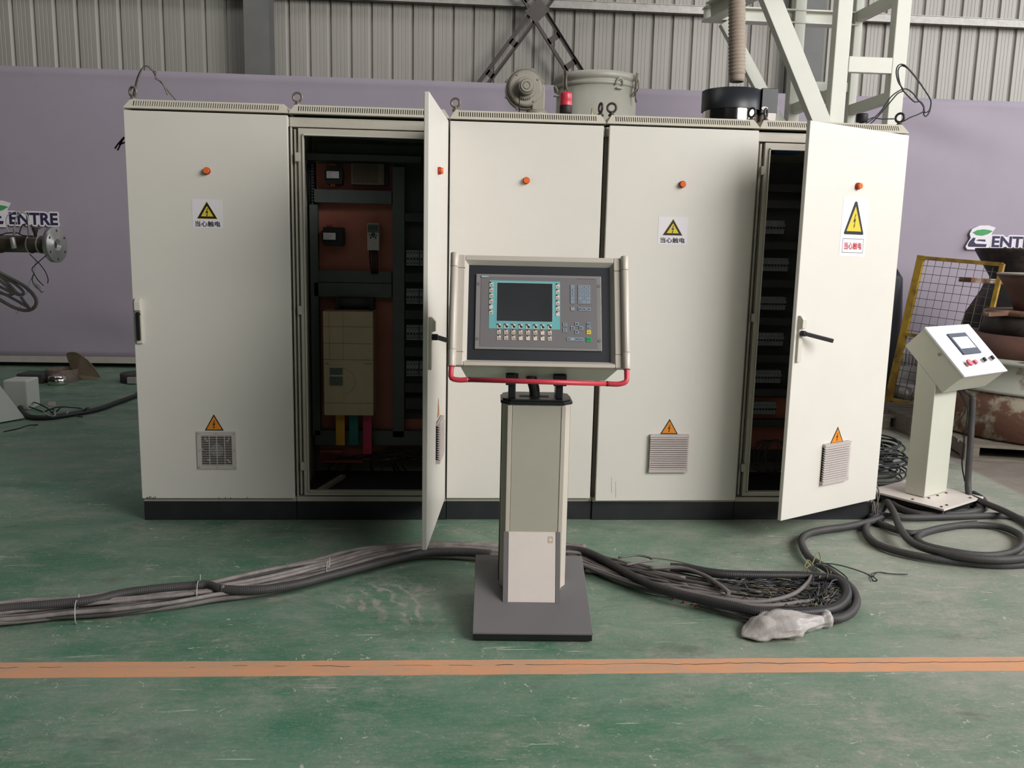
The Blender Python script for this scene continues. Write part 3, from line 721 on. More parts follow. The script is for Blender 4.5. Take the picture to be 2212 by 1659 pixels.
# open-slot comb duct, upper left, with wires
mb = MB(); x0_, z1_ = inP(650, 352, YD); x1_, z0_ = inP(676, 441, YD)
for k in range(14):
    z = z0_+(z1_-z0_)*k/14; mb.box(x1_-.006, x1_, YD, YP+.018, z, z+.009)
mb.box(x0_, x1_, YP+.006, YP+.018, z0_, z1_); mb.build('slotted_duct', m_duct, C2)
mb = MB()
for k in range(16):
    x = x0_+(x1_-x0_-.01)*(k+.5)/16; mb.tube(spline([(x, YD+.02+.02*random.random(), z0_-.02), (x+.01*random.random(), YD+.01, (z0_+z1_)/2), (x+.006*random.random(), YD+.02, z1_)], .03), .0022, 5)
o = mb.build('duct_wires', m_blk_w, C2); o['kind'] = 'stuff'
# fluorescent tube, blue holder at the top
x0_, z1_ = inP(770, 278, .30); x1_, z0_ = inP(850, 300, .30); MB().box(x0_, x1_, .30, .36, z0_, z1_).build('light_bracket', mat('blue_plastic', (40, 90, 150), .5), C2, bevel=.004)
a = inP(690, 290, .34); b_ = inP(915, 305, .34); MB().tube([(a[0], .34, a[1]), (b_[0], .34, b_[1])], .013, 12).build('lamp_tube', m_lcd, C2)
# bus bars
for px0, py0, px1, py1, nm, rgb, lb in ((725, 895, 745, 962, 'busbar', (226, 166, 52), 'yellow flat busbar'), (754, 895, 774, 962, 'busbar', (20, 118, 112), 'green flat busbar'), (784, 895, 803, 981, 'busbar', (206, 54, 92), 'red flat busbar')):
    plate_box(nm, mat('busbar_paint', rgb, .5), C2, px0, py0, px1, py1, YP-.10, .008, label=lb)
mb = MB(); z = inP(700, 966)[1]; mb.box(.875, 1.0, YP-.10, YP-.06, z-.005, z+.006); z = inP(700, 988)[1]; mb.box(.875, 1.12, YP-.10, YP-.06, z-.005, z+.006); mb.build('cross_bar', m_copper, C2)
mb = MB()
for k in range(22):
    t = random.random()*.5; mb.tube(spline([(.9+t, YP-.1+.08*random.random(), .16), (.95+t*.8, YP-.06, .22+.05*random.random()), (1.0+t*1.0, YP-.03, .25), (1.25+.3*random.random(), YP-.01, .3)], .04), .003, 5)
o = mb.build('loose_wires', m_blk_w, C2); o['kind'] = 'stuff'
MB().bar((.90, .12, .125), (1.0, .38, .14), .03, .02).build('floor_strut', m_frame, C2)
# large drive
def fplane(Y): return Fr((0, Y, 0), (1, 0, 0), (0, 0, 1))
dv = thing('drive_unit', 'large beige DC drive unit with round keypad face inside the open second cabinet', 'drive', (1.1, YP-.12, .5))
YF_ = YP-.19; fp = fplane(YF_)
x0_, z1_ = fp.pix(697, 672); x1_, z0_ = fp.pix(807, 898)
MB().box(x0_, x1_, YF_, YP+.018, z0_, z1_).build('housing', m_cream, dv, bevel=.004)
mb = MB()
for py in (706, 742, 777, 871): 
    z = fp.pix(750, py)[1]; mb.fbox(fp, x0_+.001, x1_-.001, z-.0010, z+.0010, 0, .0006)
for px in (741, 711): 
    x = fp.pix(px, 700)[0]; mb.fbox(fp, x-.0005, x+.0005, fp.pix(px, 777)[1], z1_-.002, 0, .0006)
cxy = fp.pix(737, 824); rr = .072
mb.lathe(fp.w(cxy[0]+.006, cxy[1], .0002), [(rr-.0012, 0), (rr-.0012, .0006), (rr, .0006), (rr, 0)], 48, (0, -1, 0))
mb.build('panel_joints', m_in, dv)
mb = MB(); a0, b1 = fp.pix(712, 789); a1, b0 = fp.pix(741, 864); mb.fbox(fp, a0, a1, b0, b1, 0, .004); mb.build('keypad', m_cream, dv)
mb = MB(); q = (b1-b0); mb.fbox(fp, a0+.001, a1-.001, b1-q*.27, b1-q*.07, .004, .006); mb.fbox(fp, a0+.001, a1-.001, b1-q*.58, b1-q*.32, .004, .006); mb.build('keypad_display', m_lcd, dv)
a_, b_ = fp.pix(702, 787); MB().text(fp, 'ABB', a_, b_, .0075, .0008, bold=.02).build('logo', m_inkr, dv)
a_, b_ = fp.pix(788, 787); MB().text(fp, 'DCS 400', a_, b_, .0065, .0008, bold=.02, width=.037).build('type_mark', m_ink, dv)
# choke above the drive
ch = thing('line_choke', 'dark choke coil above the large beige drive', 'choke', (1.1, YP-.05, 1.08))
p_ = inP(733, 653, YP-.07); q_ = inP(800, 653, YP-.07); MB().tube([(p_[0], YP-.07, p_[1]), (q_[0], YP-.07, q_[1])], .028, 14).build('coil', m_in, ch)
MB().box(p_[0]-.02, p_[0]+.005, YP-.1, YP+.018, p_[1]-.04, p_[1]+.03).box(q_[0]-.005, q_[0]+.02, YP-.1, YP+.018, p_[1]-.04, p_[1]+.03).build('bracket', m_black, ch)
# small drive
sd = thing('small_drive', 'slim grey variable-speed drive with display on the orange plate', 'drive', (1.25, YP-.05, 1.4))
YS = YP-.10; fs_ = fplane(YS); x0_, z1_ = fs_.pix(793, 482); x1_, z0_ = fs_.pix(819, 541)
MB().box(x0_, x1_, YS, YP+.018, z0_, z1_).build('housing', m_plast, sd, bevel=.003)
MB().fbox(fs_, x0_+.003, x1_-.003, z1_-.050, z1_-.006, 0, .003).build('display_bezel', m_duct, sd)
MB().fbox(fs_, x0_+.006, x1_-.006, z1_-.034, z1_-.014, .003, .004).build('display', m_lcd, sd)
mb = MB(); cx_ = (x0_+x1_)/2
mb.fcyl(fs_, cx_, z1_-.062, 0, .004, .012, 16)
for sx_ in (-1, 1): mb.fcyl(fs_, cx_+sx_*.019, z1_-.064, 0, .003, .004, 10); mb.fcyl(fs_, cx_+sx_*.014, z1_-.078, 0, .003, .0055, 10)
mb.build('keys', m_in, sd)
mb = MB()
for k in range(4): mb.tube(spline([(x0_+.01+.012*k, YS+.05, z0_), (x0_+.012+.013*k, YS+.03, z0_-.05), (x0_+.02+.010*k, YS+.06, z0_-.13)], .02), .0045, 6)
mb.build('supply_leads', m_blk_w, sd)
# two transformers and the power supply
for k, (a, lb) in enumerate((((700, 358, 740, 398), 'black control transformer with white label, upper one on the orange plate'), ((693, 490, 743, 532), 'black control transformer with white label, lower one on the orange plate'))):
    t = thing('control_transformer', lb, 'transformer', (.98, YP-.05, 1.6-.3*k), 0, 'transformers on the orange plate')
    YT = YP-.08; ft = fplane(YT); x0_, z1_ = ft.pix(a[0], a[1]); x1_, z0_ = ft.pix(a[2], a[3])
    mb = MB().box(x0_+.01, x1_-.006, YT+.01, YP+.018, z0_, z1_).box(x0_, x1_, YT+.02, YP, z0_+.02, z1_-.02)
    mb.build('core', m_black, t, bevel=.003)
    mb = MB().box(x0_+.012, x0_+.012+.068, YT, YT+.012, (z0_+z1_)/2-.018, (z0_+z1_)/2+.022); mb.build('winding', m_black, t)
    mb = MB(); mb.fbox(ft, x0_+.013, x0_+.080, (z0_+z1_)/2-.017, (z0_+z1_)/2+.020, 0, .001); mb.mi = 1
    for q in range(4): mb.fbox(ft, x0_+.018, x0_+.035+.03*random.random(), (z0_+z1_)/2-.012+q*.008, (z0_+z1_)/2-.0105+q*.008, .001, .0013)
    mb.build('type_label', [m_white, m_ink], t)
    for q in range(4): MB().box(x0_+.03+q*.009, x0_+.036+q*.009, YT, YT+.02, z1_, z1_+.012).build('terminal', m_copper, t)
    for q in range(2): MB().box(x0_+.035+q*.012, x0_+.043+q*.012, YT, YT+.02, z0_-.012, z0_).build('terminal', m_copper, t)
ps = thing('power_supply', 'perforated metal power supply at the top right of the orange plate', 'power supply', (1.2, YP-.04, 1.6))
YQ = YP-.06; fq = fplane(YQ); x0_, z1_ = fq.pix(758, 352); x1_, z0_ = fq.pix(830, 400)
MB().box(x0_, x1_, YQ, YP+.018, z0_, z1_).build('case', mat('dull_alloy', (128, 110, 98), .5, .5), ps, bevel=.002)
mb = MB()
for r_ in range(12):
    for c_ in range(22): mb.fbox(fq, x0_+.012+c_*.0062, x0_+.0155+c_*.0062, z0_+.012+r_*.0083, z0_+.016+r_*.0083, 0, .0004)
o = mb.build('perforation', m_dark, ps); o['kind'] = 'stuff'
MB().box(x1_+.002, x1_+.02, YQ+.02, YP+.018, z0_, z1_).build('terminal_strip', m_black, ps)
# breakers: rows on the right of cabinet 2 and behind the door of cabinet 5
m_brk = mat('breaker_grey', (150, 156, 160), .5, var=.03); m_brk2 = mat('breaker_toggle', (26, 34, 60), .5)
ORD = ('leftmost', 'second', 'third', 'fourth', 'fifth', 'sixth', 'seventh', 'eighth', 'ninth', 'tenth')
def breaker(x, zc, Y, lb, grp, h=.085, i=0):
    lb = ORD[i]+(' ' if i == 0 else ' from the left, ')+lb
    t = thing('circuit_breaker', lb, 'circuit breaker', (x, Y+.03, zc-h/2), 0, grp); w = .0172
    MB().box(x-w/2, x+w/2, Y+.012, YP+.018, zc-h/2, zc+h/2).box(x-w/2, x+w/2, Y, Y+.014, zc-h*.22, zc+h*.24).build('body', m_brk, t, bevel=.001)
    MB().box(x-w*.3, x+w*.3, Y-.008, Y+.002, zc-h*.12, zc+h*.02).build('toggle', m_brk2, t)
    f_ = fplane(Y+.012)
    if h > .08:
        for q in (.36, -.36): MB().fcyl(f_, x, zc+h*q, 0, .0008, .0042, 8).build('screw', m_ink, t)
for py, nn, lb in ((557, 5, 'grey circuit breaker in the upper row beside the open door edge'), (640, 5, 'grey circuit breaker in the second row beside the open door edge'), (719, 5, 'grey circuit breaker in the third row beside the open door edge'), (797, 5, 'grey circuit breaker in the lowest row beside the open door edge')):
    x, z = inP(881, py, YP-.05)
    for k in range(nn+2): breaker(x+k*.0178+(.004 if k > 3 else 0), z, YP-.05, lb, 'circuit breakers, ' + lb.split(' in the ')[1].split(' beside')[0] + ' of the second cabinet', i=k)
plate_box('contactor_row', m_in, C2, 876, 860, 912, 884, YP-.06, .07)
for py in (470, 600, 680, 760, 838):
    plate_box('wiring_duct', m_in, C2, 875, py-10, 925, py+10, YD, .064)
MB().box(3.25, 3.95, YP+.02, YP+.025, .22, 1.99).build('mounting_plate', m_in, C5)
MB().box(3.27, 3.93, YP+.012, YP+.019, .30, .62).build('mounting_plate', m_orp, C5)
for py, nn, wht in ((490, 8, 1), (571, 10, 0), (655, 10, 0), (733, 10, 0), (814, 10, 0), (882, 9, 0)):
    x, z = inP(1646-(py-490)*.06, py, YP-.05)
    lb = {490: 'pale circuit breaker in the top row behind the half-open door', 571: 'grey breaker in the second row behind the half-open door', 655: 'grey breaker in the third row behind the half-open door', 733: 'grey breaker in the fourth row behind the half-open door', 814: 'grey breaker in the fifth row behind the half-open door', 882: 'grey breaker in the lowest row behind the half-open door'}[py]
    for k in range(nn): breaker(x+k*.0182, z, YP-.05, lb, lb.split(' in the ')[1].replace(' behind the half-open door', '')+' of breakers in the right-end cabinet', .075, i=k)
for py in (405, 440, 530, 612, 694, 775, 848, 915):
    x, z = inP(1640, py, YD); MB().box(3.28, 3.92, YD, YP+.018, z-.022, z+.022).build('wiring_duct', m_in, C5)
x, z = inP(1690, 320, .3); MB().box(x-.04, x+.1, .3, .36, z-.03, z+.03).build('light_bracket', mat('blue_plastic', (40, 90, 150), .5), C5, bevel=.004)
mb = MB()
for k in range(12):
    a = random.random()*6.3; c_ = V((3.45+.08*random.random(), .25, .30)); mb.tube([c_+V((math.cos(a+t*.5)*(.08+.03*math.sin(k)), .02*math.sin(t), math.sin(a+t*.5)*.1)) for t in range(9)], .003, 5)
o = mb.build('loose_wires', m_cable2, C5); o['kind'] = 'stuff'

# ---------------------------------------------------------------- things on the cabinet roofs
def beacon(px, pyb, pyt, Y, label, r, red):
    p = yy(px, pyb, Y); zt_ = yy(px, pyt, Y).z; z0 = ZE+.046; h = zt_-z0
    t = thing('warning_beacon', label, 'beacon', (p.x, Y, z0))
    MB().lathe((p.x, Y, z0), [(0, 0), (.012, 0), (.010, h*.18), (.012, h*.4)], 16).build('stem', m_rubber, t)
    MB().lathe((p.x, Y, z0), [(0, h*(.15 if red else .36)), (r*.9, h*(.15 if red else .36)), (r, h*(.22 if red else .44)), (r, h*(.48 if red else .9)), (r*.95, h*(.5 if red else 1)), (0, h*(.5 if red else 1))], 28).build('base', m_rubber, t)
    if red:
        MB().lathe((p.x, Y, z0), [(r*.96, h*.47), (r*.97, h*.62), (r*.93, h*.64), (r*.97, h*.66), (r*.95, h*.92), (r*.85, h), (0, h)], 28).build('lens', m_red, t)
    return t, p
beacon(1222, 243, 200, .16, 'red and black warning beacon standing on the middle cabinet roof', .033, True)
beacon(1861, 268, 246, .12, 'small black beacon base on the right-end cabinet roof, wires beside it', .031, False)
p = yy(1278, 250, .3); tag(MB().lathe((p.x, .3, ZE+.046), [(0, 0), (.012, 0), (.004, .03), (.003, .075), (0, .078)], 12).build('brass_fitting', mat('brass', (206, 180, 120), .3, .8)), 'thin brass fitting on the middle cabinet roof between beacon and lifting eye', 'fitting')
# twisted wire on cabinet 1
Yw = .06
def pixpath(pts, Y): return [yy(x, y, Y) for x, y in pts]
tw = thing('steel_wire', 'twisted steel wire tied through the lifting eye of the left-end cabinet', 'wire', tuple(yy(290, 214, Yw)))
m_sw = mat('dull_wire', (128, 116, 112), .5, .4)
MB().tube(spline(pixpath([(286, 215), (291, 190), (298, 165), (308, 147), (318, 142), (327, 148), (334, 160), (340, 170), (352, 182), (365, 199), (383, 219)], Yw), .01), .0036, 6).build('strand', m_sw, tw)
MB().tube(spline(pixpath([(292, 214), (295, 190), (301, 163), (312, 142), (322, 146), (331, 154), (338, 156), (336, 170), (348, 176), (356, 190), (362, 205)], Yw-.012), .01), .0036, 6).build('strand', m_sw, tw)
ws = thing('wire_ends', 'black wire ends sticking out behind the left-end cabinet near its top', 'wire', tuple(yy(262, 300, .1)))
MB().tube(spline([V((.004, .10, yy(272, 285, .1).z))]+pixpath([(262, 303), (248, 321)], .08), .02), .004, 5).build('strand', m_blk_w, ws)
MB().tube(spline([V((.004, .14, yy(272, 292, .1).z))]+pixpath([(258, 312), (268, 296), (254, 325)], .10), .02), .004, 5).build('strand', m_blk_w, ws)
Y5 = .14
def c5(x, y): return (1700+x/5.531, y/5.531)
lw = thing('thin_cable', 'thin dark looped cable springing from the right-end cabinet roof', 'cable', tuple(yy(1862, 268, Y5)))
for pts, oy in (([(910, 1490), (1000, 1440), (1120, 1330), (1250, 1150), (1400, 1062), (1500, 1110), (1570, 1200), (1610, 1240), (1640, 1320), (1560, 1370), (1480, 1400), (1390, 1450)], 0),
            ([(970, 1500), (1060, 1420), (1200, 1260), (1320, 1120), (1390, 1080), (1330, 980), (1305, 860), (1330, 780), (1400, 775), (1500, 880), (1600, 1010), (1700, 1160), (1722, 1230), (1700, 1320), (1650, 1345), (1630, 1300)], .02),
            ([(1380, 1075), (1340, 960), (1328, 840), (1370, 785), (1460, 830), (1570, 960), (1680, 1130), (1722, 1210), (1705, 1330), (1660, 1392), (1632, 1360), (1640, 1280), (1590, 1210), (1530, 1220), (1450, 1150), (1380, 1075)], .03),
            ([(930, 1450), (1030, 1405), (1110, 1420), (1280, 1420)], .0)):
    MB().tube(spline([yy(*c5(x, y), Y5+oy) for x, y in pts], .012), .0035, 6).build('strand', m_blk_w, lw)

# ================================================================ operator console (front)
RZ = math.radians(-2.6)
CX, CY = 1.951, -1.235
con = thing('operator_console', 'beige operator console with grey keyed display on a tilted dark foot plate', 'console', (CX, CY, 0), RZ)
LX = V((math.cos(RZ), math.sin(RZ), 0)); LY = V((-math.sin(RZ), math.cos(RZ), 0))
def L3(x, y, z): return V((CX, CY, 0))+LX*x+LY*y+V((0, 0, z))
def lbox(mb, x0, x1, y0, y1, z0, z1, sl=0):
    return mb.hexa([L3(x0, y0, z0), L3(x1, y0, z0), L3(x1, y1, z0), L3(x0, y1, z0), L3(x0, y0, z1), L3(x1, y0, z1), L3(x1, y1, z1), L3(x0, y1, z1)])
SL = .30; HW = .228; HD = .228
def zpl(y): return .028+.010+SL*(y+HD)
mb = MB(); mb.hexa([L3(-HW, -HD, .030), L3(HW, -HD, .030), L3(HW, HD, zpl(HD)-.006), L3(-HW, HD, zpl(HD)-.006), L3(-HW, -HD, zpl(-HD)), L3(HW, -HD, zpl(-HD)), L3(HW, HD, zpl(HD)), L3(-HW, HD, zpl(HD))])
mb.build('foot_plate', m_anth, con, bevel=.002)
mb = MB(); mb.hexa([L3(-HW+.003, -HD+.002, .006), L3(HW-.003, -HD+.002, .006), L3(HW-.003, HD-.004, .006), L3(-HW+.003, HD-.004, .006), L3(-HW+.003, -HD+.002, .031), L3(HW-.003, -HD+.002, .031), L3(HW-.003, HD-.004, zpl(HD)-.008), L3(-HW+.003, HD-.004, zpl(HD)-.008)])
mb.build('foot_box', m_black, con, bevel=.002)
for x in (-.19, .19):
    for y in (-.19, .19): 
        MB().lathe(L3(x, y, 0), [(0, 0), (.015, 0), (.015, .006), (0, .006)], 12).build('foot', m_rubber, con)
# column: octagonal profile
def colsec(hw, y0, y1, ch): return [(-hw+ch, y0), (hw-ch, y0), (hw, y0+ch), (hw, y1-ch), (hw-ch, y1), (-hw+ch, y1), (-hw, y1-ch), (-hw, y0+ch)]
def prism(mb, sec, zb, zt):
    n = len(sec); vs = [L3(x, y, zb(y) if callable(zb) else zb) for x, y in sec]+[L3(x, y, zt) for x, y in sec]
    return mb.add(vs, [tuple(range(n-1, -1, -1)), tuple(range(n, 2*n))]+[(i, (i+1) % n, n+(i+1) % n, n+i) for i in range(n)])
XC = .006; YF0, YB0 = .020, .235; ZC = .868
def sh(sec): return [(x+XC, y) for x, y in sec]
prism(MB(), sh(colsec(.134, YF0+.002, YB0-.03, .022)), lambda y: zpl(y)-.005, ZC).build('column', m_alu, con, bevel=.002)
for sx_ in (-1, 1):
    mb = MB(); xs = XC+sx_*.137; lbox(mb, min(xs, xs-sx_*.006), max(xs, xs-sx_*.006), YF0+.05, YB0-.045, .12, ZC-.002); mb.build('side_trim', m_black, con)
    mb = MB(); a, b_ = XC+sx_*.097, XC+sx_*.114; lbox(mb, min(a, b_), max(a, b_), YF0-.005, YF0+.02, zpl(YF0)-.002, ZC-.004); mb.build('corner_profile', m_alu, con, bevel=.0015)
mb = MB(); lbox(mb, XC-.0955, XC+.0955, YF0-.003, YF0+.02, zpl(YF0)-.002, ZC-.004); mb.build('front_panel', m_pan, con, bevel=.001)
# foot cover (sloping)
XV = XC-.006
fz = Fr(L3(XV, -.062, zpl(-.062)), LX, (L3(XV, YF0-.006, .352)-L3(XV, -.062, zpl(-.062))))
hh = (L3(XC, YF0-.006, .352)-L3(XC, -.062, zpl(-.062))).length
mb = MB(); mb.fbox(fz, -.094, .094, 0, hh, -.03, 0); mb.build('foot_cover', m_cov, con, bevel=.001)
for sx_ in (-1, 1):
    mb = MB(); a, b_ = sx_*.095, sx_*.113; mb.fbox(fz, min(a, b_), max(a, b_), 0, hh+.001, -.035, .001)
    mb.add([L3(XV+sx_*.096, -.055, zpl(-.055)-.003), L3(XV+sx_*.112, -.055, zpl(-.055)-.003), L3(XV+sx_*.112, YF0+.01, zpl(YF0)-.003), L3(XV+sx_*.096, YF0+.01, zpl(YF0)-.003), L3(XV+sx_*.096, YF0-.01, .34), L3(XV+sx_*.112, YF0-.01, .34), L3(XV+sx_*.112, YF0+.01, .34), L3(XV+sx_*.096, YF0+.01, .34)], [(0, 3, 2, 1), (4, 5, 6, 7), (0, 1, 5, 4), (1, 2, 6, 5), (2, 3, 7, 6), (3, 0, 4, 7)])
    mb.build('cover_edge', m_anth, con)
a, b_ = fz.pix(1189, 1166); mb = MB(); mb.fbox(fz, a-.010, a+.010, b_-.013, b_+.013, 0, .0006); mb.mi = 1; mb.fcyl(fz, a, b_, .0006, .0009, .006, 16); mb.build('small_sticker', [mat('old_sticker', (196, 178, 160), .5), m_cov], con)
# top cap
mb = MB(); prism(mb, sh(colsec(.142, YF0-.006, YB0-.022, .034)), ZC, ZC+.012); prism(mb, sh(colsec(.134, YF0, YB0-.03, .032)), ZC+.012, ZC+.020); mb.build('top_cap', m_black, con, bevel=.002)
mb = MB(); lbox(mb, XC-.068, XC+.050, YF0+.055, YF0+.10, ZC+.0195, ZC+.0207); mb.build('cable_slot', m_dark, con)
for sx_ in (-1, 1):
    mb = MB(); xc = XC-.005+sx_*.093; lbox(mb, xc-.014, xc+.014, YF0+.02, YF0+.10, ZC+.02, ZC+.125); lbox(mb, xc-.026, xc+.012 if sx_ < 0 else xc+.026, YF0+.0, YF0+.03, ZC+.075, ZC+.118); lbox(mb, xc-.024, xc+.024, YF0+.02, YF0+.09, ZC+.095, ZC+.125)
    mb.build('tilt_bracket', m_black, con, bevel=.003)
mb = MB(); pts = spline([L3(XC-.005, YF0+.085, ZC+.005), L3(XC-.008, YF0+.08, ZC+.05), L3(XC-.022, YF0+.075, ZC+.10), L3(XC-.03, YF0+.08, ZC+.16)], .004)
mb.tube(pts, .021, 14, rf=lambda i: 1.06 if i % 2 else .94); mb.build('flexible_conduit', m_hose, con)
# enclosure: tilted head
TL_ = math.radians(22)
pb, pt = V((1.956, -1.315, 0)), None
Xh = LX; Zh = (LY*math.sin(TL_)+V((0, 0, 1))*math.cos(TL_)).normalized()
O0 = on_plane(1164, 793, V((1.956, -1.315, 0)), -LY); hf = Fr(O0, Xh, Zh)
fa0, _ = hf.pix(975, 700); 
cbl = hf.pix(967, 789.5); cbr = hf.pix(1360.5, 796.5); ctl = hf.pix(975.5, 549.5); ctr_ = hf.pix(1356, 556.5)
print('enclosure corners', cbl, cbr, ctl, ctr_)
A0 = (cbl[0]+ctl[0])/2; A1 = (cbr[0]+ctr_[0])/2; B0 = (cbl[1]+cbr[1])/2; B1 = (ctl[1]+ctr_[1])/2
TB = .058     # frame width
def hp(px, py, c=0): return hf.pix(px, py, c)
i0 = (hp(1010, 690)[0], (hp(1160, 777)[1])); i1 = (hp(1320, 690)[0], hp(1160, 571)[1])
# rear box
mb = MB(); rb0, rb1 = A0+.045, A1-.040
DB = .235
mb.add([hf.w(rb0, B0+.003, -.031), hf.w(rb1, B0+.003, -.031), hf.w(rb1-.022, B0+.006, -DB), hf.w(rb0+.020, B0+.006, -DB), hf.w(rb0, B1-.01, -.031), hf.w(rb1, B1-.01, -.031), hf.w(rb1-.022, B1-.03, -DB), hf.w(rb0+.020, B1-.03, -DB)], [(0, 3, 2, 1), (4, 5, 6, 7), (0, 1, 5, 4), (1, 2, 6, 5), (2, 3, 7, 6), (3, 0, 4, 7)])
mb.build('enclosure_box', m_sfr, con, bevel=.003)
# frame bars: top, bottom, left, right with a sloping inner bezel
def frame_bar(a0, a1, b0, b1, name='frame_profile', c=0): 
    mb = MB(); mb.fbox(hf, a0, a1, b0, b1, -.03, c); return mb.build(name, m_alu, con, bevel=.002)
cw = .055
frame_bar(A0+cw+.001, A1-cw-.001, i1[1]+.012, B1-.002); frame_bar(A0+cw+.001, A1-cw-.001, B0+.002, i0[1]-.012)
frame_bar(A0+.020, i0[0]-.014, B0+.055, B1-.055); frame_bar(i1[0]+.014, A1-.020, B0+.055, B1-.055)
for (ax, bx) in ((A0+.020, B0+.002), (A0+.020, B1-.054), (A1-cw, B0+.002), (A1-cw, B1-.054)):
    frame_bar(ax, ax+cw-.020, bx, bx+.052, 'corner_block', .001)
mb = MB()
o_ = [(i0[0]-.014, i0[1]-.012), (i1[0]+.014, i0[1]-.012), (i1[0]+.014, i1[1]+.012), (i0[0]-.014, i1[1]+.012)]; n_ = [(i0[0], i0[1]), (i1[0], i0[1]), (i1[0], i1[1]), (i0[0], i1[1])]
vs = [hf.w(a, b_, -.001) for a, b_ in o_]+[hf.w(a, b_, -.022) for a, b_ in n_]
mb.add(vs, [(0, 1, 5, 4), (1, 2, 6, 5), (2, 3, 7, 6), (3, 0, 4, 7)]); mb.build('bezel_slope', m_alu2, con)
mb = MB(); mb.fbox(hf, i0[0]-.005, i1[0]+.005, i0[1]-.005, i1[1]+.005, -.028, -.022); mb.build('inset_plate', m_blk2, con)
# side grips (round profiles)
for ax, s_ in ((A0+.0135, -1), (A1-.0135, 1)):
    mb = MB(); mb.tube([hf.w(ax, B0-.004, .004), hf.w(ax, B0+.06, .004)], .0155, 20); mb.tube([hf.w(ax, B0+.061, .004), hf.w(ax, B1-.055, .004)], .015, 20); mb.tube([hf.w(ax, B1-.054, .004), hf.w(ax, B1+.002, .004)], .0155, 20)
    mb.fbox(hf, min(ax, ax-s_*.012), max(ax, ax-s_*.012), B0+.002, B1-.002, -.03, -.001); mb.build('side_profile', m_alu, con, bevel=.0008)
# red handle rail
mb = MB(); z_ = -.055
def hr(px, py): return hf.pix(px, py, .010)
pth = [hf.w(A0+.0135, B0-.002, .004)]
c0 = hr(974, 806); c1 = hr(988, 819); c2 = hr(1013, 820); c3 = hr(1311, 829); c4 = hr(1340, 828); c5_ = hr(1354, 814)
pth += [hf.w(c0[0], c0[1], .008), hf.w(c0[0]+.004, (c0[1]+c1[1])/2-.008, .010), hf.w(c1[0]+.006, c1[1]-.003, .010), hf.w(c2[0], c2[1], .010)]
mb.tube(spline(pth, .008), .0098, 14); pr = [hf.w(c3[0], c3[1], .010), hf.w(c4[0]-.006, c4[1]-.003, .010), hf.w(c5_[0]-.004, (c4[1]+c5_[1])/2-.006, .010), hf.w(c5_[0], c5_[1], .008), hf.w(A1-.0135, B0-.002, .004)]
mb.tube(spline(pr, .008), .0098, 14); mb.tube([hf.w(c2[0], c2[1], .010), hf.w(c3[0], c3[1], .010)], .0096, 14); mb.build('red_handle_rail', m_red, con)
mb = MB()
for c_ in (c2, c3): mb.tube([hf.w(c_[0]-.0015, c_[1], .010), hf.w(c_[0]+.0025, c_[1], .010)], .0104, 14)
mb.build('rail_joint', m_black, con)
# display unit
dq = -.022
def dp(px, py): return hf.pix(px, py, dq+.006)
dbl = dp(1024, 754); dtl = dp(1030, 592); dtr = dp(1298, 596.5); dbr = dp(1300.5, 758.5)
d0, d1 = (dbl[0]+dtl[0])/2, (dbr[0]+dtr[0])/2; e0, e1 = (dbl[1]+dbr[1])/2, (dtl[1]+dtr[1])/2
WD_, HD_ = d1-d0, e1-e0
mb = MB(); mb.fbox(hf, d0, d1, e0, e1, dq, dq+.007); du = mb.build('display_unit', m_dedge, con, bevel=.002)
df = Fr(hf.w(d0, e0, dq+.007), hf.X, hf.Z)
mb = MB(); mb.fbox(df, WD_*.040, WD_*.966, HD_*.035, HD_*.965, -.001, .0012); mb.build('display_face', m_dgrey, du)
mb = MB()
for a in (.022, .984):
    for b_ in (.135, .865): mb.fcyl(df, WD_*a, HD_*b_, 0, .0018, .0062, 16)
mb.build('corner_screw', m_dgrey, du)
# crop-to-unit mapping: u from left edge, v from bottom, using the straight-on layout measured on the photograph
def U(x): return (x-400)/(1655-400)*WD_
def Vv(y, x=1000):
    top = 338+(x-410)*.0115; bot = 1082+(x-390)*.0145
    return (bot-y)/(bot-top)*HD_
def Ub(x, y): # left edge drifts with y
    l = 412-(y-338)*.033; r = 1653+(y-350)*.011
    return (x-l)/(r-l)*WD_
def R4(mb, x0, y0, x1, y1, c0, c1):
    mb.fbox(df, Ub(x0, (y0+y1)/2), Ub(x1, (y0+y1)/2), Vv(y1, (x0+x1)/2), Vv(y0, (x0+x1)/2), c0, c1); return mb
R4(MB(), 537, 408, 1242, 888, .001, .002).build('teal_field', m_teal, du)
mb = MB(); R4(mb, 605, 424, 1174, 818, .002, .0026); mb.build('screen_surround', mat('pale_teal', (150, 198, 200), .45), du)
R4(MB(), 616, 432, 1166, 812, .0026, .0034).build('screen', m_scr, du)
R4(MB(), 458, 356, 540, 378, .0012, .0018).build('brand_plate', m_tl, du)
mb = MB(); mb.text(df, 'SIEMENS', Ub(465, 368), Vv(373, 500), (22-9)/744*HD_, .0023, bold=.03, width=72/1243*WD_); mb.build('lettering', m_white, du)
mb = MB(); mb.text(df, 'SIMATIC MULTI PANEL', Ub(1412, 380), Vv(388, 1500), 10/744*HD_, .0016, width=180/1243*WD_); mb.build('lettering', m_duct, du)
def key(x, y, w, h, m=m_key, mark=None):
    o = R4(MB(), x-w/2, y-h/2, x+w/2, y+h/2, .001, .0034).build('key', m, du); return o
leg = MB()
def blackmark(x, y, w, h): R4(leg, x-w/2, y-h/2, x+w/2, y+h/2, .0034, .0040)
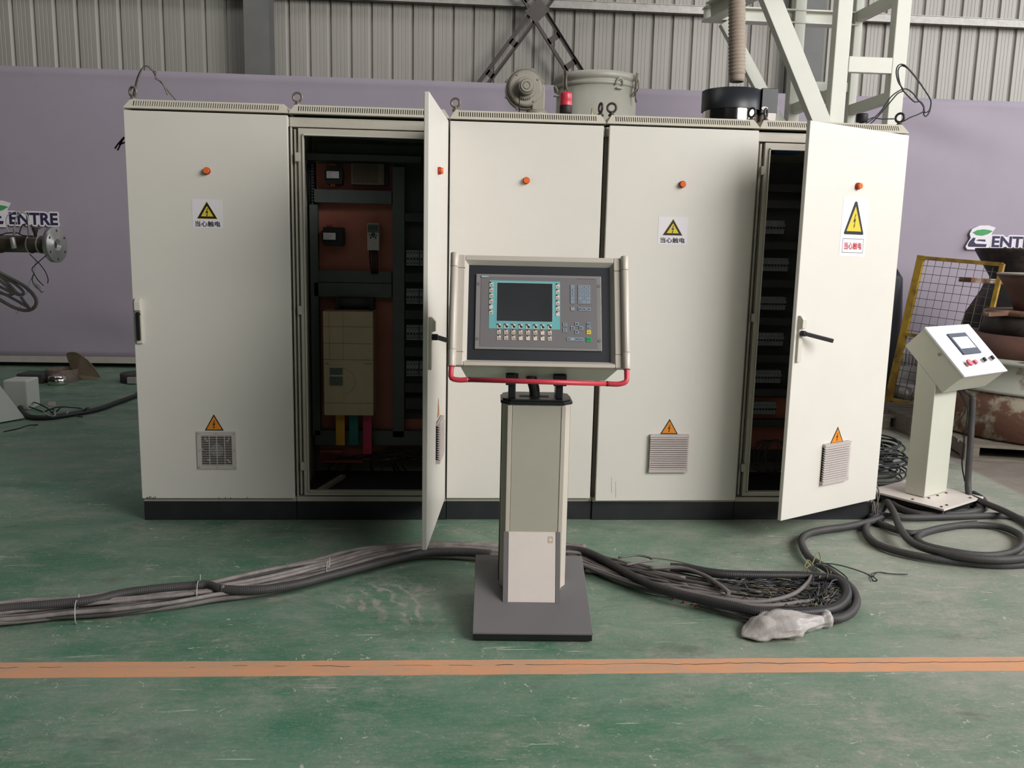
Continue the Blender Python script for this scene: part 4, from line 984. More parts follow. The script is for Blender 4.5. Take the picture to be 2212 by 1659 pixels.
for k in range(6):
    x, y = 561-k*1.6, 448+k*55.6; key(x, y, 36, 38); blackmark(x-9, y-20, 14, 13)
    if k != 4: blackmark(x-5, y+1, 8, 6); blackmark(x+7, y+1, 8, 6); blackmark(x-5, y+10, 8, 5); blackmark(x+7, y+10, 8, 5)
    x, y = 1220, 460+k*55.6; key(x, y, 36, 40); blackmark(x-9, y-20, 14, 13)
    if k != 5: blackmark(x-2, y+2, 8, 4); blackmark(x-4, y+11, 7, 6); blackmark(x+8, y+11, 7, 6)
for k in range(8):
    x, y = 631+k*72.6, 859+k*1.0; key(x, y, 38, 42)
    f_ = (Ub(x, y), Vv(y, x)); s_ = HD_/744
    leg.fpoly(df, [(f_[0]-8*s_, f_[1]+14*s_), (f_[0]-2*s_, f_[1]+17*s_), (f_[0]+4*s_, f_[1]+6*s_), (f_[0]+16*s_, f_[1]+2*s_), (f_[0]+18*s_, f_[1]-12*s_), (f_[0]+6*s_, f_[1]-18*s_), (f_[0]-6*s_, f_[1]-8*s_)], .0034, .0040)
    blackmark(x-12, y-17, 18, 10)
    for r_ in range(2):
        x, y = 630+k*72.6, 918+r_*56+k*1.0; key(x, y, 38, 40); blackmark(x-6, y-20, 10, 14)
        if not (r_ == 1 and k in (3, 4, 5, 6)) and not (r_ == 0 and k == 6):
            blackmark(x-6, y+1, 9, 5); blackmark(x+8, y+1, 9, 5); blackmark(x-6, y+11, 9, 5); blackmark(x+8, y+11, 9, 5)
leg.build('key_symbols', m_ink, du)
leg = MB()
def gk(x, y, w=39, h=36, t=None, m=m_keyg, mi=0):
    key(x, y, w, h, m)
    if t: leg.mi = mi; leg.text(df, t, Ub(x, y), Vv(y+7, x), 13/744*HD_, .0040, bold=.01, center=True, width=None if len(t) == 1 else min(len(t)*8, w*.8)/1243*WD_)
for k, t in enumerate('|*+=-'): gk(1367, 463+k*38, t=t if t not in '|-=' else None)
rows = ['789', '456', '123', ' 0 ', '#.:']
for r_ in range(5):
    for c_ in range(3):
        t = rows[r_][c_]; gk(1442+c_*41.6, 464+r_*38+c_*.6, 40, 36, t if t not in ' .:' else None)
gk(1368, 685, 40, 36, 'A-Z', mi=1); gk(1443, 687, 40, 36, 'INS'); gk(1484.6, 687.6, 40, 36, 'DEL'); gk(1527, 688, 42, 36, 'TAB')
gk(1291, 846, 40, 38); gk(1291, 899, 40, 38)
gk(1410, 836, 40, 38); gk(1368, 875, 40, 38); gk(1453, 876, 42, 38); gk(1410, 916, 40, 38)
gk(1527, 838, 40, 36, 'HELP'); gk(1527, 877, 40, 36, 'ESC'); key(1529, 917, 44, 38, m_keyy); leg.mi = 0; leg.text(df, 'ACK', Ub(1529, 917), Vv(922, 1529), 10/744*HD_, .004, center=True)
gk(1327, 984, 38, 36, 'FN'); gk(1368, 985, 40, 36, 'SHIFT', mi=1); gk(1409, 985.6, 40, 36, 'CTRL'); gk(1453, 986, 42, 36, 'ALT')
key(1530, 989, 50, 46, m_keygr); leg.text(df, 'ENTER', Ub(1530, 989), Vv(993, 1530), 10/744*HD_, .004, center=True, width=34/1243*WD_)
leg.mi = 0
for x, y, a in ((1410, 836, 90), (1368, 875, 180), (1453, 876, 0), (1410, 916, 270), (1291, 838, 90), (1291, 853, 90), (1291, 891, 270), (1291, 907, 270)):
    cx_, cz_ = Ub(x, y), Vv(y, x); s_ = (11 if x > 1300 else 6)*HD_/744
    leg.fpoly(df, [(cx_+s_*math.cos(math.radians(a+t)), cz_+s_*math.sin(math.radians(a+t))) for t in (0, 130, 230)], .0034, .0042)
leg.build('key_lettering', [m_ink, m_white], du)

# ================================================================ cables on the floor
def f3(pts, z=.02): return [fl(x, y, z if not callable(z) else z(i)) for i, (x, y) in enumerate(pts)]
def crop(ox, oy, s_, pts): return [(ox+x/s_, oy+y/s_) for x, y in pts]
def hose(name, pts, r, m, parent=None, pitch=.0080, n=10, amp=.032):
    P = resample(spline(pts, .01), pitch/3)
    return MB().tube(P, r, n, rf=lambda i: (1+amp, 1+amp*.7, 1-amp*1.6)[i % 3]).build(name, m, parent)
# left bundle
bun = thing('cable_bundle', 'long bundle of grey cables and a ribbed hose tied with four cable ties, running left', 'cable bundle', (.9, -.9, 0))
ctr = spline([V((-3.2, -1.75, 0)), V((-2.4, -1.60, 0)), V((-1.7, -1.47, 0)), V((-1.1, -1.385, 0)), V((-.75, -1.335, 0))]+f3([(-120, 1356), (0, 1339), (160, 1324), (300, 1308), (430, 1291), (560, 1270), (700, 1240), (800, 1214), (900, 1199), (1000, 1200), (1090, 1206), (1190, 1205), (1262, 1210)], .0), .04)
N = len(ctr)
for k in range(17):
    u0 = -1+2*(k+.5)/17; ph = random.random()*6.3; fq_ = 1.1+random.random()*1.6; zz = .010+(.019 if k % 3 == 1 else .006*random.random())
    pts = []
    for i, p in enumerate(ctr):
        t = (ctr[min(i+1, N-1)]-ctr[max(i-1, 0)]).normalized(); nn = V((-t.y, t.x, 0)); s_ = i/N
        tiew = min(abs(p.x-q) for q in (.13, .63, 1.07, -.2)); pinch = .82+.18*min(1, tiew/.15)
        off = (u0*.094+.026*math.sin(ph+fq_*s_*14))*pinch-.008
        if s_ < .75: off -= .026*min(1, 1-(s_-.35)/.4)
        pts.append(p+nn*off+V((0, 0, zz+.012*abs(math.sin(ph*2+s_*9*fq_))+.018*(1-abs(u0))*.6)))
    MB().tube(spline(pts, .03), (.0088+.0018*random.random()), 8).build('cable', (m_cable, m_cable3, m_cable2)[(k*7) % 3], bun)
hz = lambda i: .035
hose('ribbed_hose', [V((-3.1, -1.62, .05)), V((-2.3, -1.48, .05)), V((-1.6, -1.36, .05)), V((-1.1, -1.29, .05)), V((-.75, -1.245, .05))]+f3([(-120, 1334), (0, 1316), (100, 1307), (200, 1297), (260, 1283), (330, 1273), (420, 1265), (450, 1264), (482, 1273), (560, 1274), (640, 1262), (700, 1247), (780, 1226), (850, 1208), (920, 1193), (1000, 1191), (1060, 1196)], .055), .0185, m_hose2, bun)
mb = MB(); p = fl(484, 1273, .055); mb.tube([p+V((-.012, 0, 0)), p+V((.004, .004, .002))], .0205, 10); mb.build('hose_break', m_cable, bun)
def tie(px, py0, py1, tail):
    a, b_ = fl(px, py0, .05), fl(px-4, py1, .01); c_ = (a+b_)/2; d = (b_-a); mb = MB(); pts = []
    R1 = d.length/2+.006
    for k in range(20):
        t = 2*PI*k/20; pts.append(V((c_.x+d.x/d.length*R1*math.cos(t), c_.y+d.y/d.length*R1*math.cos(t), .038+.042*math.sin(t))))
    mb.tube(pts, .0022, 6, closed=True); q = pts[9]; mb.tube([q, q+V((.003, .01, tail*.6)), q+V((.001, .015, tail))], .0018, 5); mb.box(q.x-.005, q.x+.005, q.y-.004, q.y+.004, q.z-.004, q.z+.006)
    return mb.build('cable_tie', m_tie, bun)
tie(167, 1305, 1348, .035); tie(430, 1264, 1301, .04); tie(710, 1224, 1250, .035); tie(338, 1280, 1318, .0) if False else None
# right heap
cz = thing('cable_coil', 'heap of stripped grey cables and ribbed hose looped on the floor right of the console', 'cable coil', (2.9, -.9, 0))
cr4 = lambda pts: crop(1200, 1100, 3.16, pts)
hose('ribbed_hose', f3(cr4([(-260, 330), (-120, 290), (60, 275), (200, 292), (330, 350), (480, 435), (640, 515), (800, 570), (1000, 618), (1200, 662), (1400, 700), (1650, 708), (1850, 690), (1950, 650), (1990, 580), (1960, 510), (1880, 474), (1700, 455), (1450, 453), (1200, 447), (1050, 432), (900, 405), (780, 395)]), .055), .0205, m_hose, cz)
hose('outer_hose', f3(cr4([(1830, 748), (1950, 742), (2030, 690), (2052, 610), (2010, 530), (1920, 460), (1850, 405), (1740, 335), (1690, 262), (1682, 205), (1730, 165), (1850, 138), (2000, 118), (2140, 85), (2230, 60)]), .03), .0185, m_hose2, cz, amp=.02)
for k in range(26):
    a = k/25; y0 = 292+a*130; p = []
    for x, yc, sp in ((60, 300, 60), (200, 345, 90), (400, 410, 130), (640, 475, 150), (900, 530, 150), (1150, 570, 150), (1400, 600, 130), (1650, 620, 110), (1880, 640, 70)):
        p.append((x+random.uniform(-14, 14), yc+(a-.5)*sp+random.uniform(-9, 9)+8*math.sin(k*1.7+x*.006)))
    ln = random.choice((5, 6, 7, 8, 9, 9)); 
    MB().tube(spline(f3(cr4(p[:ln]), .014+.03*random.random()), .03), .0065+.0022*random.random(), 8).build('cable', m_cable if k % 3 else m_cable2, cz)
for pts, z, r in (([(1750, 440), (1722, 500), (1620, 580), (1450, 625), (1250, 630), (1000, 600)], .06, .009), ([(1955, 634), (1750, 625), (1500, 655), (1250, 650), (1000, 620)], .05, .009), ([(430, 330), (560, 315), (640, 330), (665, 350), (600, 358), (480, 380)], .06, .0055), ([(640, 400), (850, 400), (1010, 450), (1120, 520), (1185, 570)], .06, .010), ([(980, 655), (1100, 690), (1250, 735), (1400, 765), (1500, 770)], .012, .0085), ([(1100, 690), (1250, 712), (1400, 740), (1600, 760)], .012, .0075), ([(640, 330), (800, 350), (950, 385), (1010, 412)], .03, .003), ([(200, 420), (330, 430), (520, 440)], .02, .008)):
    MB().tube(spline(f3(cr4(pts), z), .02), r, 8).build('cable', m_cable, cz)
for m, cnt, sd_ in ((m_blk_w, 46, 1), (m_yelw, 14, 2), (m_blw, 20, 3), (m_cable2, 26, 4)):
    mb = MB(); rnd = random.Random(sd_)
    for k in range(cnt):
        x = rnd.uniform(1050, 1600); y = 500+rnd.uniform(-30, 50); p = [(x, y)]; ang = rnd.uniform(-.25, .35)
        for q in range(rnd.randint(4, 8)):
            ang += rnd.uniform(-.35, .45); x += math.cos(ang)*rnd.uniform(60, 100); y += math.sin(ang)*30
            x = min(x, 1960); y = max(470, min(y, 660)); p.append((x, y))
        mb.tube(spline(f3(cr4(p), lambda i: .02+.035*rnd.random()), .025), .0020, 5)
    for k in range(cnt//3):     # sheaf of cores fanning out at the right end
        x = 1780+rnd.uniform(-30, 60); y = 665; p = [(x, y)]
        for q in range(5): x += rnd.uniform(-18, 40); y -= rnd.uniform(8, 45); p.append((min(x, 1965), max(490, y)))
        mb.tube(spline(f3(cr4(p), lambda i: .04+.03*rnd.random()), .02), .0022, 5)
    o = mb.build('loose_cores', m, cz); o['kind'] = 'stuff'
for m, pl in ((m_yelw, [[(1755, 440), (1700, 400), (1730, 350), (1760, 400)], [(1750, 380), (1790, 290), (1810, 330), (1800, 380)], [(1740, 380), (1690, 420), (1720, 460)], [(1780, 370), (1870, 390), (1880, 440)], [(1760, 380), (1720, 345), (1700, 400)], [(1770, 400), (1810, 430), (1800, 470)], [(1690, 670), (1740, 650), (1790, 650)]]),
              (m_blk_w, [[(1760, 430), (1780, 375), (1900, 375), (2040, 410), (2140, 450), (2170, 490), (2195, 485), (2165, 455)], [(1780, 380), (1850, 375), (1930, 420), (1990, 470), (1995, 520)], [(1760, 520), (1765, 440), (1790, 380)], [(2160, 460), (2200, 430), (2260, 440)]]),
              (m_blw, [[(1760, 390), (1830, 390), (1860, 430), (1850, 470)], [(1860, 540), (1890, 490), (1930, 485), (1945, 530)], [(1290, 500), (1310, 540), (1340, 550)]])):
    mb = MB()
    for k, p in enumerate(pl): mb.tube(spline(f3(cr4(p), lambda i: .06+.02*math.sin(i+k)), .015), .0028, 6)
    mb.build('stray_core', m, cz)
mb = MB()
for (x, y) in ((600, 536), (810, 612), (880, 636), (940, 652), (962, 662)): p = fl(1200+x/3.16, 1100+y/3.16, .008); mb.tube([p+V((-.010, 0, 0)), p+V((.008, .003, .003))], .0038, 6)
mb.build('copper_lug', m_copper, cz)
# plastic bag over the hose end
A_, B_ = fl(1603, 1364, .03), fl(1786, 1338, .03)
ax = (B_-A_); L = ax.length; ax.normalize(); up = V((0, 0, 1)); sd2 = ax.cross(up)
mb = MB(); prof = [(0, .006, .003), (.10, .050, .012), (.22, .078, .030), (.36, .092, .040), (.50, .090, .042), (.62, .074, .040), (.75, .054, .034), (.86, .034, .028), (.92, .024, .024), (.95, .036, .032), (1.0, .040, .036)]
n = 36; vs = []; NJ = 40
def bagp(t):
    for (t0, w0, h0), (t1, w1, h1) in zip(prof, prof[1:]):
        if t <= t1: k = (t-t0)/(t1-t0); return w0+(w1-w0)*k, h0+(h1-h0)*k
    return prof[-1][1:]
for j in range(NJ+1):
    t = j/NJ; wv, hv = bagp(t)
    for k in range(n):
        a = 2*PI*k/n; e = math.cos(a); q_ = V((t*3.2, math.cos(a)*1.1, math.sin(a)*1.1))
        fold = (abs(noise.noise(q_*1.3))-.2)*.55+((1-abs(noise.noise(V((t*2.2, a*1.6, 7)))))**3-.6)*.30
        if t < .03 or t > .97: fold *= .3
        ca = math.copysign(abs(e)**.85, e)
        p = A_+ax*(t*L)+sd2*(ca*wv*(1+fold*.7))+up*(math.sin(a)*hv*(1+fold))
        p.z = max(.003+.002*abs(noise.noise(q_*3)), p.z+(hv-.03)*.7); vs.append(p)
mb.add(vs, [(j*n+k, j*n+(k+1) % n, (j+1)*n+(k+1) % n, (j+1)*n+k) for j in range(NJ) for k in range(n)]+[tuple(range(n))[::-1], tuple(NJ*n+k for k in range(n))], True)
bag = mb.build('plastic_bag', m_bag); tag(bag, 'crumpled clear plastic bag tied over a hose end on the floor', 'bag')

# hose coil at the right, around the small console's foot
hc = thing('hose_coil', 'large coil of black ribbed hose lying before the small white console', 'hose', (4.4, -.3, 0))
q2_ = lambda pts: crop(1840, 480, 2.127, pts)
loops = [([(2103, 1066), (2124, 1080), (2124, 1100), (2060, 1111), (1995, 1111), (1945, 1098), (1922, 1082), (1908, 1068), (1897, 1058), (1908, 1064), (1917, 1078), (1908, 1098), (1890, 1117), (1870, 1138), (1882, 1166), (1925, 1187), (2000, 1204), (2075, 1214), (2170, 1221), (2245, 1212), (2280, 1180), (2250, 1148), (2200, 1119), (2150, 1114), (2060, 1116), (1960, 1118), (1905, 1113), (1884, 1112), (1884, 1122), (1915, 1137), (1950, 1149), (1985, 1152), (2042, 1139), (2100, 1134), (2160, 1138), (2203, 1156), (2207, 1178), (2180, 1195), (2122, 1200), (2050, 1190), (1995, 1176), (1982, 1160), (2010, 1147), (2070, 1135), (2110, 1131)], .022),
         ([(1917, 1084), (1930, 1106), (1945, 1142), (1968, 1170), (2008, 1188), (2075, 1202), (2165, 1209), (2235, 1200), (2262, 1172), (2225, 1135), (2175, 1107), (2130, 1088), (2098, 1074)], .055)]
for pts, z in loops:
    hose('ribbed_hose', f3(pts, lambda i, z=z: z+.004*math.sin(i*1.3)), .0185, m_hose2, hc, amp=.02)
mb = MB()
for pts in ([(1893, 1046), (1899, 1066), (1894, 1088), (1884, 1108)], [(1893, 1060), (1896, 1090), (1893, 1112)], [(1886, 1082), (1889, 1100), (1891, 1112)], [(1893, 1062), (1878, 1085)]):
    mb.tube(spline([yy(x, y, -.02) for x, y in pts], .015), .004, 6)
mb.build('thin_lead', m_cable, hc)
P = [yy(2101, 858, .02), yy(2100, 900, .02), yy(2097, 960, .03), yy(2092, 1040, .03)]+[fl(2084, 1094, .05)]
# small wire on the floor
mb = MB(); mb.tube(spline(f3(crop(1700, 1120, 4.32, [(800, 585), (790, 520), (860, 500), (960, 515), (1050, 520), (1125, 520)]), .006), .01), .0022, 6)
tag(mb.build('floor_wire', m_blk_w), 'short thin dark wire lying on the floor before the hose coil', 'wire')

# ================================================================ second console (right)
aw = math.radians(32); WX = V((math.cos(aw), math.sin(aw), 0)); WE = V((-math.sin(aw), math.cos(aw), 0))
C0 = V((4.404, .180, .075))
sc_ = thing('machine_console', 'small white slant-topped control console on a pillar at the right', 'console', tuple(C0-V((0, 0, .075))), aw)
sf = Fr(C0, WE, (0, 0, 1)); sfn = sf      # side plane, a: depth backwards, b: height; N
def sp(px, py): return sf.pix(px, py)
PA, PBk, PC, PD, PE, PF = sp(1954.6, 746.7), sp(1995.9, 710.4), sp(2080, 815), sp(2035.5, 849), sp(1999, 802), sp(2024, 836)
print('side pts', PA, PBk, PC, PD, PE, PF)
# panel plane
Of = sf.w(*PC); pz_ = (sf.w(*PBk)-sf.w(*PC)).normalized(); pf = Fr(Of, WX, pz_)
hP = (sf.w(*PBk)-sf.w(*PC)).length
wP = (pf.pix(2169.5, 799.5)[0]+pf.pix(2087, 702)[0])/2; print('panel', wP, hP)
wcol = V(fl(2040, 1058, .08)-C0).dot(WX); print('pillar width', wcol)
def wpt(w, a, z): return C0+WX*w+WE*a+V((0, 0, z))
mb = MB(); sec = [PA, PBk, PC, PD]; n = 4
mb.add([wpt(0, a, z) for a, z in sec]+[wpt(wP, a, z) for a, z in sec], [(0, 1, 2, 3), (7, 6, 5, 4)]+[(i, n+i, n+(i+1) % n, (i+1) % n) for i in range(n)])
mb.build('slant_box', m_cbox, sc_, bevel=.003)
TH_ = .012
mb = MB(); mb.fbox(pf, -.004, wP+.004, -.006, hP+.004, .001, .001+TH_); pn = mb.build('front_plate', m_pan2, sc_, bevel=.002)
pd = .12
mb = MB(); z1 = PE[1]+.01
mb.add([wpt(0, 0, 0), wpt(wcol, 0, 0), wpt(wcol, pd, 0), wpt(0, pd, 0), wpt(0, 0, PF[1]+.012), wpt(wcol, 0, PF[1]+.012), wpt(wcol, pd, PE[1]+.05), wpt(0, pd, PE[1]+.05)], [(0, 3, 2, 1), (4, 5, 6, 7), (0, 1, 5, 4), (1, 2, 6, 5), (2, 3, 7, 6), (3, 0, 4, 7)])
mb.build('pillar', m_cbox, sc_, bevel=.003)
mb = MB(); mb.add([wpt(-.12, -.18, -.003), wpt(.34, -.18, -.003), wpt(.34, .28, -.003), wpt(-.12, .28, -.003), wpt(-.12, -.18, -.015), wpt(.34, -.18, -.015), wpt(.34, .28, -.015), wpt(-.12, .28, -.015)], [(0, 1, 2, 3), (7, 6, 5, 4), (4, 5, 1, 0), (5, 6, 2, 1), (6, 7, 3, 2), (7, 4, 0, 3)])
mb.build('base_plate', m_cov, sc_, bevel=.001)
mb = MB()
for (w_, a_) in ((-.09, -.15), (-.03, -.15), (.30, -.15), (.30, .1), (.24, -.15), (-.09, .02), (.02, -.018), (.12, -.018), (.22, -.018)): mb.lathe(wpt(w_, a_, -.003), [(0, 0), (.008, 0), (.007, .005), (0, .006)], 8)
mb.build('bolt', m_eyed, sc_)
mb = MB(); mb.add([wpt(-.10, -.16, -.015), wpt(.32, -.16, -.015), wpt(.32, .26, -.015), wpt(-.10, .26, -.015), wpt(-.10, -.16, -.045), wpt(.32, -.16, -.045), wpt(.32, .26, -.045), wpt(-.10, .26, -.045)], [(0, 1, 2, 3), (7, 6, 5, 4), (4, 5, 1, 0), (5, 6, 2, 1), (6, 7, 3, 2), (7, 4, 0, 3)]); mb.build('base_underframe', m_black, sc_)
for (w_, a_) in ((-.08, -.14), (.30, -.14), (.30, .24), (-.08, .24)):
    p = wpt(w_, a_, 0); p.z = .026; MB().lathe(p-WX*.011, [(0, 0), (.024, 0), (.026, .004), (.026, .018), (.024, .022), (0, .022)], 16, WX).build('castor', m_black, sc_)
# on the plate: screen, buttons, latch
def pr_(px, py): return pf.pix(px, py, .013)
s0 = pr_(2045, 724); s1 = pr_(2082, 718.5); s2 = pr_(2118, 763); s3 = pr_(2080, 767.5)
sa0, sa1 = (s0[0]+s3[0])/2, (s1[0]+s2[0])/2; sb0, sb1 = (s2[1]+s3[1])/2, (s0[1]+s1[1])/2; print('screen2', sa0, sa1, sb0, sb1)
mb = MB(); mb.fbox(pf, sa0, sa1, sb0, sb1, .013, .022); tp = mb.build('touch_panel', mat('hmi_grey_blue', (84, 90, 106), .55, spec=.2), sc_, bevel=.002)
q0 = (sb1-sb0); mb = MB(); mb.fbox(pf, sa0+.018, sa1-.018, sb0+q0*.26, sb1-q0*.20, .022, .0225); mb.build('screen', mat('hmi_screen', (226, 226, 234), .15), tp)
def button(px, py, r, h, m, mush=False, sel=False, nm='push_button'):
    a, b_ = pr_(px, py); mb = MB()
    if mush: mb.mi = 1; mb.fcyl(pf, a, b_, .013, .030, r*.62, 16); mb.mi = 0; mb.fcyl(pf, a, b_, .030, .040, r, 20, r*.92)
    elif sel: mb.mi = 1; mb.fcyl(pf, a, b_, .013, .024, r, 18); mb.mi = 0; mb.fbox(pf, a-.007, a+.007, b_-.012, b_+.012, .024, .038)
    else: mb.mi = 1; mb.fcyl(pf, a, b_, .013, .018, r*1.15, 18); mb.mi = 0; mb.fcyl(pf, a, b_, .018, .030, r, 18)
    mb.build(nm, [m, m_steel], sc_)
button(2088, 788, .022, 0, m_red, mush=True, nm='mushroom_button'); button(2104, 784, .014, 0, m_red); button(2122, 780, .015, 0, m_black, sel=True, nm='selector_switch'); button(2139, 776, .015, 0, m_black, sel=True, nm='selector_switch')
a, b_ = pr_(2052, 712); mb = MB()
mb.text(pf, 'CONTROL PANEL', a-.03, b_-.006, .010, .0134, width=.13) if False else None
a, b_ = sp(2030, 766); mb = MB(); mb.fbox(Fr(C0, WE, (0, 0, 1)), a-.02, a+.015, b_-.012, b_+.012, 0, .020); mb.build('latch', m_steel, sc_, bevel=.003)
a, b_ = sp(2025, 768); mb = MB(); mb.fcyl(Fr(C0, WE, (0, 0, 1)), a, b_, .018, .024, .006, 10); mb.build('latch_knob', m_teal, sc_)
# conduit and leads below the box
uw = wP*.62
ptop = wpt(uw, PD[0]+.05, PD[1]-.012)
pk = [yy(2101, 858, ptop.y), yy(2099, 905, ptop.y), yy(2096, 960, ptop.y-.02), yy(2091, 1040, ptop.y-.04)]; pk.append(V((pk[-1].x-.03, pk[-1].y-.08, .04))); 
P = resample(spline(pk, .01), .005); MB().tube(P, .0185, 12, rf=lambda i: 1.03 if i % 2 else .97).build('conduit', m_hose2, sc_)
mb = MB()
for k in range(6): mb.tube([ptop+WX*(-.015+.006*k)+V((0, 0, .03)), pk[0]+V((-.01+.004*k, 0, -.01))], .004, 6)
mb.tube(spline([ptop+V((-.02, 0, .02)), yy(2090, 880, ptop.y), yy(2083, 950, ptop.y), yy(2078, 1000, ptop.y), yy(2084, 1040, ptop.y)], .02), .004, 6)
mb.tube(spline([ptop+V((-.03, 0, .02)), yy(2086, 880, ptop.y+.1), yy(2068, 915, ptop.y+.3), yy(2052, 930, ptop.y+.5)], .02), .004, 6)
mb.tube(spline([yy(2080, 940, ptop.y), yy(2082, 955, ptop.y), yy(2060, 956, ptop.y+.2), yy(2048, 958, ptop.y+.4)], .02), .004, 6)
mb.build('loose_lead', m_blk_w, sc_)
# coil of thin black cable behind
tc_ = thing('thin_cable_coil', 'coil of thin black cable on the floor behind the small white console', 'cable coil', (4.32, .85, 0))
for k in range(20):
    r1 = .30+.05*random.uniform(-1, 1); z = .015+.012*k; c_ = V((4.34+random.uniform(-.03, .03), .95+random.uniform(-.03, .03), 0)); ph = random.random()*6
    MB().tube([c_+V((r1*math.cos(t), r1*.75*math.sin(t), z+.012*math.sin(2*t+ph))) for t in [2*PI*i/40 for i in range(40)]], .0055, 6, closed=True).build('cable_turn', m_blk_w, tc_)
mb = MB(); mb.tube(spline([yy(1902, 950, .9), yy(1914, 985, .8), yy(1918, 1000, .8), yy(1902, 975, .85), yy(1935, 985, .8), yy(1975, 1010, .7)], .02), .005, 6); mb.build('loose_end', m_blk_w, tc_)

# ================================================================ right background
# yellow mesh fence panel leaning
TLf, TRf = yy(1990, 555, 3.75), yy(2166, 570, 3.05); BLf, BRf = fl(1919, 864, .02), fl(2088, 905, .02)
fnc = thing('mesh_fence', 'yellow framed wire mesh fence panel leaning behind the small white console', 'fence', tuple((BLf+BRf)/2))
nF = (TRf-TLf).cross(BLf-TLf).normalized()
def FQ(u, v): return (TLf*(1-u)+TRf*u)*(1-v)+(BLf*(1-u)+BRf*u)*v
mb = MB(); mb.bar(FQ(0, -.01), FQ(0, 1.03), .075, .03, nF); mb.build('post', m_yfr, fnc, bevel=.002)
mb = MB(); mb.bar(FQ(1, 0), FQ(1, 1), .04, .03, nF); mb.build('post', m_yfr, fnc, bevel=.002)
for v in (0.005, .53, .99):
    mb = MB(); mb.bar(FQ(0, v), FQ(1, v), .035, .03, nF); mb.build('rail', m_yfr, fnc, bevel=.002)
for k in range(1, 10): MB().tube([FQ(k/10, 0), FQ(k/10, 1)], .0026, 5).build('mesh_wire', m_wire, fnc)
for k in range(1, 18): MB().tube([FQ(0, k/18), FQ(1, k/18)], .0026, 5).build('mesh_wire', m_wire, fnc)
p = fl(1925, 880, 0); tag(MB().box(p.x-.12, p.x+.10, p.y-.03, p.y+.03, 0, .02).build('flat_offcut', m_char), 'dark flat metal offcut on the floor at the foot of the yellow fence', 'offcut')
# pallets with the big worn drum
def pallet(x0, y0, z0, rz, label, w=1.2, d=1.0):
    t = thing('wooden_pallet', label, 'pallet', (x0, y0, z0), rz, 'pallets under the rusty machinery'); Mx = WM[t.name]
    def bb(a0, a1, b0, b1, c0, c1, nm):
        mb = MB(); vs = [Mx @ V(p) for p in ((a0, b0, c0), (a1, b0, c0), (a1, b1, c0), (a0, b1, c0), (a0, b0, c1), (a1, b0, c1), (a1, b1, c1), (a0, b1, c1))]; mb.hexa(vs); mb.build(nm, m_wood, t, bevel=.002)
    for k in range(6): bb(-w/2, w/2, -d/2+k*d/5.6, -d/2+k*d/5.6+d*.14, .10, .122, 'plank')
    for k in range(3): bb(-w/2+k*(w-.1)/2, -w/2+k*(w-.1)/2+.1, -d/2, d/2, .022, .10, 'stringer')
    for k in range(3): bb(-w/2, w/2, -d/2+k*(d-.14)/2, -d/2+k*(d-.14)/2+.1, 0, .022, 'bottom_board')
    return t
pa = fl(2110, 1015); pallet(6.25, 1.68, 0, -.25, 'weathered wooden pallet nearest the camera under the rusty drum', 1.5, 1.0)
pallet(5.72, 2.72, 0, -.25, 'weathered wooden pallet behind the small console pillar', .7, .7)
DC = V((6.50, 2.0, .125)); DR = .98
dr = thing('rusty_drum', 'huge worn white drum with rusty lower half on pallets at the right edge', 'drum', tuple(DC))
zA, zB_, zC_ = yy(2212, 968, 1.3).z, 0, 0
z1d = yy(2170, 872, DC.y-DR*.93).z-DC.z; z2d = yy(2170, 796, DC.y-DR*.93).z-DC.z; print('drum', z1d, z2d)
MB().lathe(DC, [(0, 0), (DR*.97, 0), (DR, .02), (DR, z1d-.01), (DR*.98, z1d)], 64).build('rusty_skirt', m_rust, dr)
MB().lathe(DC, [(DR*.98, z1d), (DR*1.01, z1d+.005), (DR*1.01, z1d+.03), (DR*.97, z1d+.035), (DR*.97, z2d-.035), (DR*.99, z2d-.03), (DR*.99, z2d-.005), (DR*.6, z2d), (0, z2d)], 64).build('white_shell', m_wrust, dr)
mb = MB()
for a, z, w_ in ((-1.85, z1d+.11, .12), (-1.93, z2d-.07, .05), (-2.1, z2d-.07, .05)):
    p = DC+V((math.cos(a)*DR*.975, math.sin(a)*DR*.975, z)); t = V((-math.sin(a), math.cos(a), 0)); mb.bar(p-t*w_/2, p+t*w_/2, .02, .02)
mb.build('slot', m_dark, dr)
# machine parts stacked on the drum
zt0 = DC.z+z2d
def stack(name, label, cat, px, Y, rows, parts, n=40, zmin=0):
    """rows: (part, material, [(radius px, y px), ...]); the axis stands at pixel column px in depth Y"""
    t = None
    for nm, m, prof in rows:
        P = []
        for r_, y_ in prof:
            c_ = yy(px, y_, Y); e_ = yy(px-max(r_, 0), y_, Y); P.append((c_.x-e_.x, max(c_.z, zmin)))
        ax_ = yy(px, rows[0][2][0][1], Y).x
        if t is None: t = thing(name, label, cat, (ax_, Y, max(0, P[0][1])))
        P = [(0, P[0][1])]+P+[(0, P[-1][1])]
        mb = MB(); mb.lathe((ax_, Y, 0), P, n)
        if 'crust' in nm:
            for v in mb.v:
                k = noise.noise(V((v.x*6, v.y*6, v.z*8)))*.07; d_ = V((v.x-ax_, v.y-Y, 0))
                if d_.length > .1: v += d_.normalized()*k
        mb.build(nm, m, t)
    return t
YK = 1.95
mp1 = stack('brown_machine_part', 'dark brown cast machine part with flat arms standing on the worn drum', 'machine part', 2255, YK,
      [('foot_block', m_brown, [(165, 774), (165, 744), (150, 722)]), ('middle_block', m_char, [(125, 721), (120, 700), (118, 683)]), ('flange', m_rust, [(122, 682), (122, 674), (118, 672)])], None, zmin=zt0)
